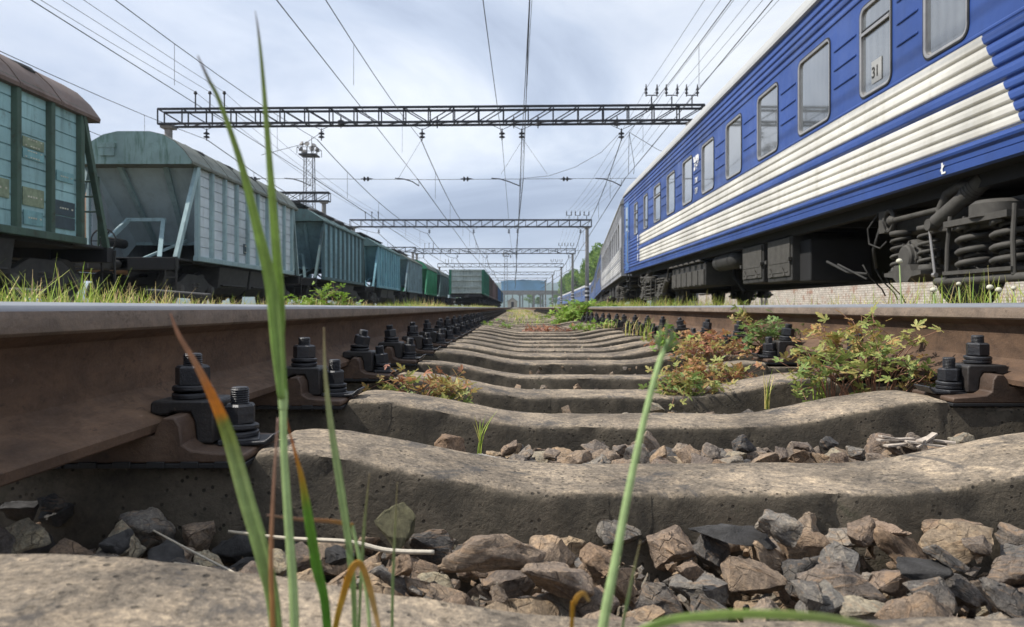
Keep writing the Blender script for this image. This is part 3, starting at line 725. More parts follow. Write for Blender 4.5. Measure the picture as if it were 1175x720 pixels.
tuft(at(940,465,1.95),.15,.05,16,.1,.5,'green grass tuft inside the left part of the largest weed',TG)
tuft(at(742,392,3.9),.16,.10,26,.2,.6,'upright grass tuft at the right of the centre rows',TG)
tuft(at(725,385,5.0),.16,.2,20,.3,.9,'pale dry grass tuft leaning beside the right rail',TG,width=.005)
tuft(at(700,380,6.5),.14,.2,20,.4,1,'faded straw tuft farther along the right rail',TG,width=.006)
def meadow(name,label,gen,n,hh,seed,wd=.006,dry=.45):
    rnd=random.Random(seed); m=MB(); tn=[]
    for _ in range(n):
        x,y,g_=gen(rnd); L=rnd.uniform(*hh)*(.6+.8*max(0,noise.noise(Vector((x*.9,y*.45,3)))+.4)); z=g_ if g_ is not None else gz(x,y)-.01
        a=rnd.uniform(0,6.28); dx=Vector((math.cos(a),math.sin(a),0)); sd=Vector((-dx.y,dx.x,0)); b=rnd.uniform(.05,.75)
        d=noise.noise(Vector((x*.7+4,y*.35,7)))+.1
        t=min(1,max(0,rnd.gauss(.32+ (dry if d>.1 else 0)*rnd.random(),.16))); vs=[]
        w=wd*(1+y*.06)
        for k in range(4):
            f=k/3; c=Vector((x,y,z))+dx*L*b*f*f+Vector((0,0,L*(f-.35*b*f*f))); ww=w*(1-f)**.7*.5+.0006
            vs+= [c-sd*ww,c+sd*ww]
        m.add(vs,[(0,1,3,2),(2,3,5,4),(4,5,7,6)]); tn+= [t,t,min(1,t+.04)]
    me=m.mesh(name,M['grass'],True,False); tone(me,tn); o=link_mesh(name,me); tag(o,label,'grass',kind='stuff')
def gl(r):
    y=1.6+r.random()**1.5*60; return (TX-1.15-r.random()**1.3*(2.6+y*.06),y,None)
meadow('grass','uncut green and dry grass between the left rail and the freight wagons',gl,38000,(.12,.32),1,dry=.85)
def gl2(r):
    y=8+r.random()*80; return (-2.5-r.random()*5.4,y,None)
meadow('grass','taller grass in front of the wheels of the hopper wagons',gl2,16000,(.15,.34),2,.008,.25)
def gr(r):
    y=3.0+r.random()**1.3*45; return (2.0+r.random()*1.8,y,None)
meadow('grass','sparse grass beside the passenger train',lambda r:((lambda q:q if noise.noise(Vector((q[0]*.5,q[1]*.22,9)))>.02 or r.random()<.12 else (q[0],q[1]*0+10+r.random()*18,None))(gr(r))),9000,(.14,.42),3,.006,.35)
def gc(r):
    y=10+r.random()**1.2*55; return (TX+r.uniform(-.75,.75),y,-.25)
meadow('grass','thin dry weeds between the rails far ahead',gc,2600,(.03,.12),4,.006,.6)
# dandelion clocks by the right rail
def dandy(px,py,Y,r,label):
    p=at(px,py,Y); zb=gz(p.x,p.y); g=empty('dandelion',(p.x,p.y,zb)); tag(g,label,'dandelion','dandelions gone to seed beyond the right rail')
    m=MB(); H=p.z-zb; m.tube([(0,0,0),(.01,0,H*.5),(0,0,H)],[.004,.0035,.003],6); m.build('stem',M['weed_stem'],g,smooth=True)
    m=MB(); rnd=random.Random(int(px))
    m.lathe([(r*.25,-r*.7),(r*.8,-r*.45),(r*1.0,0),(r*.75,r*.55),(r*.3,r*.8)],(0,0,H),9); m.build('seed_head',M['flower'],g,smooth=True)
M['weed_stem']=m_plain('pale green stem',(.24,.33,.12),.6,0,.2,20)
for px,py,Y,r,lb in [(1032,300,3.65,.016,'tallest dandelion clock, standing before the dark gap under the train'),(1071,333,3.6,.016,'dandelion clock under the round axle box'),(1100,326,3.9,.013,'dandelion clock below the slanting bogie rod'),(1136,330,3.7,.017,'dandelion clock left of the two at the right edge'),(1146,333,3.5,.016,'second dandelion clock from the right edge'),(1163,331,3.6,.013,'dandelion clock nearest the right edge')]: dandy(px,py,Y,r,lb)
# bark splinters on the stones at right
m=MB(); rnd=random.Random(4); c=at(1050,512,1.30)
for i in range(9):
    a=rnd.uniform(-.5,.5)+ (3.1 if i%2 else 0); L=rnd.uniform(.03,.07); m.bar(c+Vector((rnd.uniform(-.03,.03),rnd.uniform(-.02,.02),rnd.uniform(0,.012))),c+Vector((math.cos(a)*L,rnd.uniform(-.02,.02),rnd.uniform(.0,.025))),.012,.003)
tag(m.build('bark_piece',m_plain('bleached splintered wood',(.42,.36,.30),.85,0,.35,60,.4,.004)),'bleached splintered piece of wood on the stones at right','wood')
# ------------------------------------------------------------------ passenger car
# local frame: y from the near end (0) to the far end, x=-1.53 the visible side, z above the rails
CARL=21.9
def side_profile():
    P=[]  # (outward, z, zone): outward bulge in metres
    def rib(z,r=.012,w=.018): return [(0,z-w),(r*.8,z-w*.55),(r,z),(r*.8,z+w*.55),(0,z+w)]
    P+= [(-.03,1.075),(0,1.09),(0,1.155),(-.008,1.16),(0,1.165),(0,1.205)]
    P+= [(.020,1.225),(.026,1.245),(.018,1.268),(0,1.285)]
    # convex bands separated by shallow grooves
    def bands(zs,d=.014):
        out=[]
        for a,b in zip(zs[:-1],zs[1:]):
            out+= [(-d*.15,a+.003),(d*.75,a+(b-a)*.13),(d,a+(b-a)*.24),(d*.92,a+(b-a)*.62),(d*.6,a+(b-a)*.86),(-d*.1,b-.003)]
        return out
    P+= bands([1.29,1.375,1.465,1.555,1.64],.018)+bands([1.645,1.755],.020)+bands([1.76,1.86,1.965,2.055],.018)
    P+= [(0,2.065),(.006,2.075),(.006,2.09),(0,2.10)]
    return P
def round_rect(w,h,r,n=4):
    out=[]
    for cx,cz,a0 in ((w/2-r,h/2-r,0),(-w/2+r,h/2-r,90),(-w/2+r,-h/2+r,180),(w/2-r,-h/2+r,270)):
        for k in range(n+1):
            a=R(a0+90*k/n); out.append((cx+r*math.cos(a),cz+r*math.sin(a)))
    return out
WZ0,WZ1=2.13,3.04
def make_car(name,label,body,stripe,door,wins,s0,s1,detail=True,L=CARL,glass='glass',upper=True):
    root=empty(name); tag(root,label,'train carriage','passenger carriages of the train at right')
    X=-1.53; m=MB()
    P=side_profile(); ys_s=[0]
    def yl(z): return [0,s0(z),s1(z),L]
    for (a,za),(b,zb) in zip(P[:-1],P[1:]):
        zm=(za+zb)/2; inst=(1.287<zm<1.642) or (1.758<zm<2.06)
        ya,yb=yl(za),yl(zb)
        for k in range(3):
            m.add([(X-a,ya[k],za),(X-a,ya[k+1],za),(X-b,yb[k+1],zb),(X-b,yb[k],zb)],[(0,1,2,3)],1 if (inst and k==1) else 0)
    # window band with real openings
    edges=sorted(wins,key=lambda w:w[0]); y=0; rr=.09
    for (yc,w,kind) in edges+[(L+5,0,0)]:
        y2=min(L,yc-w/2)
        m.add([(X,y,2.10),(X,y2,2.10),(X,y2,3.10),(X,y,3.10)],[(0,1,2,3)])
        if yc>L: break
        # short pressed ribs in the panel between openings
        if detail and y2-y>.35:
            for zr in (2.42,2.62,2.83):
                a_,b_=y+.10,y2-.10
                if a_<.3: a_=.9
                if b_-a_>.15: m.tube([(X+.002,a_,zr),(X-.004,a_+.04,zr),(X-.004,b_-.04,zr),(X+.002,b_,zr)],.011,6)
        ya,yb=y2,yc+w/2
        m.add([(X,ya,2.10),(X,yb,2.10),(X,yb,WZ0),(X,ya,WZ0)],[(0,1,2,3)]); m.add([(X,ya,WZ1),(X,yb,WZ1),(X,yb,3.10),(X,ya,3.10)],[(0,1,2,3)])
        hole=round_rect(w,WZ1-WZ0,rr); zc=(WZ0+WZ1)/2
        # corner fillets
        n=len(hole)//4
        for q,(cx,cz) in enumerate(((w/2,1),(-w/2,1),(-w/2,-1),(w/2,-1))):
            cz=cz*(WZ1-WZ0)/2; pts=hole[q*n:(q+1)*n]
            m.add([(X,yc+cx,zc+cz)]+[(X,yc+p[0],zc+p[1]) for p in pts],[tuple(range(n+1))])
        # reveal
        k=len(hole); m.add([(X,yc+p[0],zc+p[1]) for p in hole]+[(X+.05,yc+p[0],zc+p[1]) for p in hole],[(i,(i+1)%k,k+(i+1)%k,k+i) for i in range(k)],2)
        y=yb
    z=3.10; prev=(0,3.10)
    for zr in (3.13,3.23,3.33,3.43):
        for pt in [(0,zr),(.014,zr+.012),(.016,zr+.03),(.010,zr+.06),(-.003,zr+.088)]:
            m.add([(X-prev[0],0,prev[1]),(X-prev[0],L,prev[1]),(X-pt[0],L,pt[1]),(X-pt[0],0,pt[1])],[(0,1,2,3)]); prev=pt
    m.add([(X-prev[0],0,prev[1]),(X-prev[0],L,prev[1]),(X-.012,L,3.55),(X-.012,0,3.55)],[(0,1,2,3)])
    # other side, ends, floor
    m.add([(1.53,0,1.08),(1.53,L,1.08),(1.53,L,3.55),(1.53,0,3.55)],[(0,1,2,3)])
    for yy in (0,L): m.add([(X,yy,1.08),(1.53,yy,1.08),(1.53,yy,3.55),(X,yy,3.55)],[(0,1,2,3)])
    m.add([(X+.03,0,1.076),(1.53,0,1.076),(1.53,L,1.076),(X+.03,L,1.076)],[(0,1,2,3)],3)
    m.box((0,L/2,2.2),(.02,L-.3,1.7),3)
    m.build('body',[M[body],M[stripe],M['rubber'],M['black']],root,autosmooth=40,fix=False)
    # roof
    half=[(-1.545,3.545),(-1.575,3.56),(-1.57,3.60),(-1.50,3.72),(-1.42,3.86),(-1.25,4.02),(-.85,4.20),(-.4,4.30),(0,4.33)]
    prof=half+[(-x,z) for x,z in reversed(half[:-1])]
    r=MB(); r.prism(prof,'y',-.06,L+.06); 
    for k in range(5): 
        yy=L*(k+.5)/5; r.box((0,yy,4.36),(.5,.7,.10))
    r.build('roof',M['roofgrey'],root,autosmooth=40)
    # windows
    for i,(yc,w,kind) in enumerate(edges):
        hole=round_rect(w,WZ1-WZ0,rr); inn=round_rect(w-.05,WZ1-WZ0-.05,rr-.025); zc=(WZ0+WZ1)/2; k=len(hole)
        o=round_rect(w+.035,WZ1-WZ0+.035,rr+.015)
        f=MB(); A=[(X-.008,yc+p[0],zc+p[1]) for p in o]; Bq=[(X-.012,yc+p[0],zc+p[1]) for p in hole]; Cq=[(X-.006,yc+p[0],zc+p[1]) for p in inn]; D=[(X+.03,yc+p[0],zc+p[1]) for p in inn]; E=[(X+.002,yc+p[0],zc+p[1]) for p in o]
        rings=[E,A,Bq,Cq,D]; f.v=[v for rg in rings for v in rg]
        for q in range(4):
            for j in range(k): f.f.append((q*k+j,q*k+(j+1)%k,(q+1)*k+(j+1)%k,(q+1)*k+j)); f.m.append(0 if q<2 else 1)
        if kind==2:   # top-hung vent light
            f.box((X-.002,yc,WZ1-.27),(.02,w-.06,.030),1); f.box((X-.004,yc,WZ1-.235),(.012,w-.07,.012),0)
        win=f.build('window',[M['rubber'],M['alu']],root,autosmooth=50,fix=False)
        p=MB(); p.add([(X+.018,yc+q[0],zc+q[1]) for q in inn],[tuple(range(len(inn)))]); gm=glass if kind!=3 else 'glass2'
        p.build('pane',M[gm],win,fix=False)
    # far door, gangway
    d=MB(); d.box((X-.012,L-.72,2.22),(.02,.66,2.15)); d.box((X-.024,L-.72,2.75),(.01,.42,.75),1); d.build('door',[M[door],M['glass2']],root,bevel=.006)
    d=MB(); 
    for q in (-.42,.42): d.tube([(X-.02,L-.72+q,1.35),(X-.07,L-.72+q,1.4),(X-.07,L-.72+q,2.3),(X-.02,L-.72+q,2.35)],.013,6)
    d.build('handrail',M['alu'],root)
    g=MB(); g.prism([(-.6,1.2),(-.6,3.5),(-.5,3.75),(.5,3.75),(.6,3.5),(.6,1.2)],'y',L,L+.55); g.build('gangway_bellows',M['rubber'],root)
    g=MB(); g.tube([(0,L,.98),(0,L+.75,.98)],.09,10); g.box((0,L+.35,.98),(.3,.25,.3)); g.build('coupler',M['under'],root,bevel=.01)
    # steps at the far door
    s=MB()
    for zz in (.55,.82): s.box((X+.12,L-.72,zz),(.25,.55,.03))
    s.bar((X+.02,L-.98,1.08),(X+.05,L-.98,.5),.03); s.bar((X+.02,L-.46,1.08),(X+.05,L-.46,.5),.03); s.build('door_steps',M['under'],root)
    return root
def coil(m,c,r,z0,z1,turns,wr,n=8,mi=0):
    pts=[]; N=int(turns*12)
    for i in range(N+1):
        a=2*math.pi*i/12; pts.append((c[0]+r*math.cos(a),c[1]+r*math.sin(a),z0+(z1-z0)*i/N))
    m.tube(pts,wr,n,mi)
def wheelset(parent,y,r=.475,mat='under',x0=.80):
    for s in (-1,1):
        w=MB(); rot=Matrix.Rotation(R(90),3,'Y')
        w.lathe([(.06,-.09),(.13,-.085),(.15,-.04),(r-.09,-.045),(r-.06,-.065),(r,-.065),(r,.05),(r+.028,.055),(r+.028,.078),(r-.07,.078),(r-.09,.03),(.14,.02),(.13,.08),(.06,.08)],(s*x0,y,r),28,0,rot if s<0 else Matrix.Rotation(R(-90),3,'Y'))
        w.build('wheel',M[mat],parent,autosmooth=40)
    a=MB(); a.tube([(-1.05,y,r),(1.05,y,r)],.075,12); a.build('axle',M[mat],parent,smooth=True)
def bogie_passenger(parent,yc,detail=True):
    b=empty('bogie'); b.parent=parent; b.location=(0,yc,0)
    XS=-1.22
    for y in (-1.2,1.2): wheelset(b,y)
    fr=MB()   # side frame, end beams
    for s in (-1,1):
        fr.bar((s*1.12,-1.72,.80),(s*1.12,1.72,.80),.16,.13); fr.bar((s*1.12,-.55,.74),(s*1.12,.55,.74),.20,.14)
        fr.box((s*1.2,0,.68),(.34,.62,.10))
    for y in (-1.72,1.72): fr.bar((-1.1,y,.80),(1.1,y,.80),.14,.12)
    for y in (-.5,.5): fr.bar((-1.1,y,.78),(1.1,y,.78),.22,.16)
    fr.build('bogie_frame',M['dust'],b,bevel=.015)
    for s in ((-1,1) if detail else (-1,)):
        for y in (-1.2,1.2):
            ab=MB(); rot=Matrix.Rotation(R(90),3,'Y')
            x=s*1.30; rr=Matrix.Rotation(R(-90 if s<0 else 90),3,'Y')
            ab.lathe([(.16,-.12),(.17,-.02),(.165,.02),(.135,.03),(.13,.05),(.118,.058),(.115,.085),(.10,.10),(.04,.104)],(x,y,.475),24,0,rr)
            for k in range(8):
                a=2*math.pi*k/8+.2; ab.lathe([(.013,0),(.013,.018)],(x+s*.05,y+.15*math.cos(a)*.95,.475+.15*math.sin(a)*.95),6,0,rr)
            # saddle with the two spring seats
            ab.prism([(y-.33,.335),(y-.33,.30),(y-.16,.285),(y-.10,.24),(y+.10,.24),(y+.16,.285),(y+.33,.30),(y+.33,.335),(y+.17,.34),(y+.14,.40),(y-.14,.40),(y-.17,.34)],'x',x-.12,x+.12)
            for q in (-.245,.245): ab.lathe([(.105,.33),(.11,.35),(.09,.355),(.085,.38),(.075,.39)],(x,y+q,0),18)
            o=ab.build('axle_box',M['dust'],b,autosmooth=35)
            if detail:
                for q in (-.245,.245):
                    c=MB(); coil(c,(x,y+q),.080,.385,.70,4.2,.0165,8); c.lathe([(.095,.70),(.10,.715),(.10,.74),(.06,.75)],(x,y+q,0),16); c.build('coil_spring',M['dust'],b,smooth=True)
        if detail:
            x=s*1.33
            for q in (-.22,.22):
                c=MB(); coil(c,(x,q),.125,.31,.66,3.6,.024,8); coil(c,(x,q),.072,.31,.66,5,.014,6); c.build('bolster_spring',M['dust'],b,smooth=True)
            c=MB(); c.box((x,0,.285),(.30,.86,.03)); c.tube([(x-.10*1,-.6,.22),(x-.10,.6,.22)],.035,10); c.box((x,0,.69),(.32,.80,.05)); c.lathe([(.19,.70),(.19,.80),(.15,.83)],(x,-.05,0),22)
            for q in (-.40,.40): c.tube([(x-.10,q,.76),(x-.12,q*1.02,.50),(x-.12,q*1.05,.24)],.018,8); c.tube([(x+.02,q,.76),(x-.0,q*1.1,.24)],.018,8)
            c.build('spring_plank',M['dust'],b,autosmooth=40)
            # slanting hydraulic damper
            c=MB(); a0=Vector((x-.10*1,.66,.72)); b0=Vector((x+.06,.18,1.04)); d=(b0-a0)
            c.tube([a0,a0+d*.06,a0+d*.07,a0+d*.62,a0+d*.63,a0+d*1.0],[.035,.035,.062,.062,.074,.074],16)
            for k in range(4): c.tube([a0+d*(.66+.05*k),a0+d*(.685+.05*k)],.079,16)
            c.lathe([(.05,-.05),(.055,-.03),(.055,.03),(.05,.05)],a0,14,0,Matrix.Rotation(R(90),3,'Y')); c.build('damper',M['dust'],b,autosmooth=40)
            # arched bracket of the damper
            c=MB(); pts=[(x-.03,.60,.70),(x-.03,.66,.85),(x-.02,.58,.97),(x-.0,.42,1.02),(x,.25,.98)]; c.tube(pts,.045,8); c.bar((x-.02,.78,.70),(x-.02,.1,.66),.10,.07); c.build('damper_bracket',M['dust'],b,smooth=False,bevel=.008)
            # longitudinal rod with its ring bracket
            c=MB(); rx=x-.02; c.tube([(rx,.55,.86),(rx,1.50,.855)],.026,10); rot=Matrix.Rotation(R(90),3,'X')
            c.lathe([(.05,-.03),(.055,-.01),(.04,.02),(.03,.05)],(rx,1.50,.855),12,0,rot)
            vs=[]; 
            rpts=[(rx+.01,1.56+.0,.855+.0)]; ring=[(rx+.0,1.57+.09*math.cos(a),.86+.10*math.sin(a)) for a in [k*math.pi/10 for k in range(21)]]; c.tube(ring,.022,6,cap=False)
            c.box((rx+.05,1.70,.86),(.12,.12,.22)); c.build('traction_rod',M['dust'],b,autosmooth=40)
            c=MB(); c.tube([(x-.05,.80,.70),(x-.06,.70,.30)],.012,8); c.lathe([(.022,-.02),(.022,.02)],(x-.06,.70,.285),8,0,rot); c.build('brake_rod',M['alu'],b)
            c=MB(); c.tube([(x,1.80,.98),(x-.05,1.95,.82),(x-.05,1.92,.66),(x-.02,1.75,.60),(x,1.66,.66)],.010,6); c.tube([(x,1.62,.98),(x-.04,1.66,.86),(x-.03,1.58,.74)],.010,6); c.build('air_hose',M['under'],b,smooth=True)
    return b
def underframe(root,L,full=True):
    X=-1.32
    s=MB()
    for s_ in (-1,1): s.bar((s_*1.28,.3,1.02),(s_*1.28,L-.3,1.02),.10,.11)
    s.bar((0,.2,.98),(0,L-.2,.98),.5,.2); k=1.0
    while k<L: s.bar((-1.3,k,1.03),(1.3,k,1.03),.08,.07); k+=1.25
    s.build('underframe',M['black'],root)
    if not full: 
        s=MB(); 
        for (a,b_,z) in ((6.5,9,.42),(10,12,.5),(12.8,15.2,.45)): s.box((-.6,(a+b_)/2,(z+1)/2),(1.4,b_-a,1-z))
        s.build('equipment_box',M['under'],root,bevel=.02); return
    O=2.0  # near end of the carriage stands at Y=2
    def cab(y0,y1,z0,lbl=None,handles=True):
        b=MB(); yc=(y0+y1)/2; b.box((X+.30,yc,(z0+1.0)/2),(.62,y1-y0,1.0-z0)); 
        bb=b.build('equipment_box',M['under'],root,bevel=.015)
        d=MB(); d.box((X-.018,yc,(z0+.98)/2+.02),(.02,y1-y0-.09,.98-z0-.10)); d.box((X-.031,yc,z0+.13),(.012,y1-y0-.20,.012)); d.box((X-.031,yc,.62),(.008,y1-y0-.2,.008))
        for q in (-.25,.25):
            d.bar((X-.035,yc+q*(y1-y0),z0+.12),(X-.05,yc+q*(y1-y0)+.05,z0+.20),.02); d.bar((X-.035,yc+q*(y1-y0),z0+.12),(X-.05,yc+q*(y1-y0)-.05,z0+.07),.02)
        for q in (y0+.03,y1-.03): d.box((X-.035,q,.66),(.05,.06,.05))
        d.build('box_door',M['dust'],bb,bevel=.004)
    cab(10.0-O,10.95-O,.36); cab(11.15-O,12.15-O,.38)
    c=MB(); rot=Matrix.Rotation(R(90),3,'X'); c.lathe([(.02,-.72),(.09,-.70),(.145,-.62),(.155,-.55),(.155,.55),(.145,.62),(.09,.70),(.02,.72)],(X+.12,13.35-O,.83),22,0,rot)
    for q in (-.35,.35): c.lathe([(.160,-.02),(.160,.02)],(X+.12,13.35-O+q,.83),22,0,rot)
    c.build('air_tank',M['under'],root,autosmooth=40)
    c=MB(); c.box((X+.28,16.0-O,.66),(.6,3.0,.46))
    bb=c.build('battery_box',M['under'],root,bevel=.02)
    c=MB()
    for k in range(6):
        yy=14.75-O+.5*k; c.box((X-.03,yy,.60),(.03,.42,.30)); c.lathe([(.10,0),(.10,.02),(.04,.05)],(X-.06,yy,.90),10); c.box((X-.04,yy,.46),(.03,.10,.05))
    c.build('battery_lid',M['dust'],bb,bevel=.006)
    for p_,q_ in (((X+.5,8.1,.62),(.8,.9,.55)),((.75,10.8,.71),(.8,11.5,.62))):
        c=MB(); c.box(p_,q_); c.build('brake_gear',M['black'],root,bevel=.02)
    c=MB();  c.tube([(X+.5,12.3,.95),(X+.45,12.2,.6),(X+.6,12.0,.3)],.04,8); c.build('drain_pipe',M['black'],root,bevel=.02)
    c=MB(); a=Vector((X,18.6-O,.40)); b_=Vector((X+.02,18.1-O,.80)); c.tube([a,a+(b_-a)*.7,a+(b_-a)*.71,b_+Vector((0,0,.25))],[.07,.07,.025,.02],12); c.build('slanted_cylinder',M['dust'],root,smooth=False)
    c=MB(); c.tube([(X+.05,7.6-O,1.0),(X,7.75-O,.6),(X+.1,7.9-O,.42)],.016,6); c.tube([(X,8.9-O,.55),(X+.02,8.4-O,.40),(X+.05,8.0-O,.36)],.016,6); c.tube([(X,6.6+2-O,.50),(X,7.9-O,.30)],.012,6); c.build('brake_pipe',M['under'],root,smooth=True)

def text_mesh(name,txt,size,mat,parent,loc,thick=.002,bold=0):
    cu=bpy.data.curves.new('tmp','FONT'); cu.body=txt; cu.size=size; cu.extrude=thick; cu.offset=bold; cu.align_x='CENTER'
    to=bpy.data.objects.new('tmp',cu); COL.objects.link(to); dg=bpy.context.evaluated_depsgraph_get(); me=bpy.data.meshes.new_from_object(to.evaluated_get(dg)); bpy.data.objects.remove(to)
    me.materials.clear(); me.materials.append(mat); o=link_mesh(name,me,parent); o.location=loc; return o
def face_left(o): o.rotation_euler=(R(90),0,R(-90)); return o
O=2.0
wins=[(6.10-O,.62,1),(7.28-O,.62,2),(8.78-O,.92,1)]+[(10.38-O+1.6*k,.84,(1,1,1,1,1,2,1,2)[k]) for k in range(8)]
wins=[(y,w if i<9 else .62,k) for i,(y,w,k) in enumerate(wins)]
car=make_car('passenger_carriage','blue carriage with cream stripes nearest the camera, filling the right side','blue','cream','bluedoor',wins,lambda z:5.16-O+(z-1.29)*.60,lambda z:20.9-O,True)
car.location=(P1,O,0)
underframe(car,CARL); bogie_passenger(car,5.8-O); bogie_passenger(car,20.1-O,True)
Xc=-1.53
face_left(text_mesh('railway_emblem','УЗ',.33,M['whitep'],car,(Xc-.006,14.42-O,2.70),.003,.02))
face_left(text_mesh('coach_letters','ПК',.15,M['whitep'],car,(Xc-.006,14.42-O,2.42),.002,.003))
face_left(text_mesh('coach_letters','ПВ',.15,M['whitep'],car,(Xc-.006,14.42-O,2.22),.002,.003))
face_left(text_mesh('lifting_mark','Ł',.13,M['whitep'],car,(Xc-.006,6.12-O,1.105),.002,.002))
for k,(ch,z) in enumerate((('8',1.95),('3',1.70),('8',1.40))): face_left(text_mesh('end_number',ch,.26,M['whitep'],car,(Xc-.028,21.12-O,z-.06),.002,.004))
p=MB(); p.box((Xc+.012,7.28-O,2.33),(.004,.20,.22)); pp=p.build('number_card',M['roofgrey'],car)
face_left(text_mesh('card_number','31',.15,M['under'],car,(Xc+.008,7.30-O,2.275),.0015,.003))
# the carriages behind follow the curve to the right
def place(o,x0,y0,x1,y1,L):
    o.location=(x0,y0,0); o.rotation_euler=(0,0,-math.atan2(x1-x0,y1-y0))
M['greyside']=m_paint('grey carriage paint',(.36,.37,.40),.03,.45,.8,streak=.2,grime=(.15,.16,.18))
M['lightside']=m_paint('light grey stripe paint',(.60,.60,.60),.02,.45,.8,streak=.2,grime=(.3,.3,.3))
M['brightblue']=m_paint('bright blue carriage paint',(.045,.20,.62),.01,.45,.6,streak=.1,grime=(.05,.12,.3))
M['dullblue']=m_paint('dull grey blue carriage paint',(.10,.16,.34),.02,.45,.6,streak=.2,grime=(.06,.08,.15))
w2=[(1.8+1.6*k,.9,1) for k in range(12)]
lx=lambda x:x+1.53
car2=make_car('passenger_carriage','grey carriage coupled behind the blue one, seen steeply foreshortened','greyside','lightside','greyside',w2,lambda z:1.0,lambda z:CARL-1.5,False,glass='glass3')
place(car2,P1+.12,25.3,lx(5.55),47.2,CARL); underframe(car2,CARL,False); bogie_passenger(car2,3.8,True); bogie_passenger(car2,CARL-3.8,False)
car3=make_car('passenger_carriage','bright blue far carriage seen just left of the grey one','brightblue','lightside','brightblue',w2,lambda z:30,lambda z:30,False,glass='glass3')
for c in list(children(car3)): pass
underframe(car3,CARL,False); bogie_passenger(car3,3.8,False); bogie_passenger(car3,CARL-3.8,False)
KC={}
for c in bpy.data.objects:
    if c.parent: KC.setdefault(c.parent.name,[]).append(c)
def recolor(root,a,b):
    for c in bpy.data.objects:
        if c.parent==root and c.type=='MESH' and c.name.startswith('body'):
            c.data=c.data.copy()
            for i,mt in enumerate(c.data.materials):
                if mt in a: c.data.materials[i]=b
# path of the track after the grey carriage
px0,py0=lx(5.7),48.6; path=[(px0,py0)]
seg=[(lx(7.9),71.5),(lx(10.15),94.5),(lx(12.1),117.5),(lx(12.75),140.5),(lx(13.35),163.5),(lx(13.95),186.5),(lx(14.55),209.5),(lx(15.1),232.5),(lx(15.7),255.5),(lx(16.3),278.5)]
cols=['dullblue','brightblue','brightblue','greyside','brightblue','dullblue','brightblue','brightblue','greyside','brightblue']
lbs=['dull blue carriage hidden mostly behind the grey one','second bright blue carriage beyond the grey one','bright blue far carriage whose end shows left of the grey one','grey blue carriage behind the second gantry post','blue carriage behind the third gantry post','dull blue carriage between far gantry posts','far blue carriage, fourth from the end of the train','far blue carriage, third from the end of the train','greyish far carriage, last but one of the train','last tiny blue carriage of the train']
for i,(x,y) in enumerate(seg):
    o=car3 if i==0 else copy_tree(car3,None,KC)
    place(o,px0,py0,x,y,CARL); px0,py0=x,y; o['label']=lbs[i]
    if cols[i]!='brightblue': recolor(o,[M['brightblue']],M[cols[i]])
# ------------------------------------------------------------------ freight wagons
def tri_rod(m,pts,w=.07):
    for a,b in zip(pts[:-1],pts[1:]): m.bar(a,b,w)
def bogie_freight(parent,yc):
    b=empty('bogie'); b.parent=parent; b.location=(0,yc,0)
    for y in (-.925,.925): wheelset(b,y,.46,'under',.80)
    for s in (-1,1):
        f=MB(); outer=[(-1.15,.42),(-1.12,.60),(-.85,.66),(-.45,.86),(.45,.86),(.85,.66),(1.12,.60),(1.15,.42),(.78,.40),(.70,.48),(.42,.25),(-.42,.25),(-.70,.48),(-.78,.40)]
        f.prism(outer[:],'x',s*1.02-.07,s*1.02+.07)
        o=f.build('side_frame',M['under'],b,bevel=.02)
        for y in (-.925,.925):
            g=MB(); g.lathe([(.13,-.06),(.14,0),(.11,.07),(.05,.08)],(s*1.10,y,.46),14,0,Matrix.Rotation(R(90*s),3,'Y'))
            g.build('axle_cap',M['dust'],o)
        g=MB()
        for y in (-.14,.14): coil(g,(s*1.05,y),.08,.30,.62,4,.02,6)
        g.build('coil_spring',M['dust'],o,smooth=True)
    g=MB(); g.bar((-1.0,0,.68),(1.0,0,.68),.4,.22); g.build('bolster',M['under'],b)
    return b
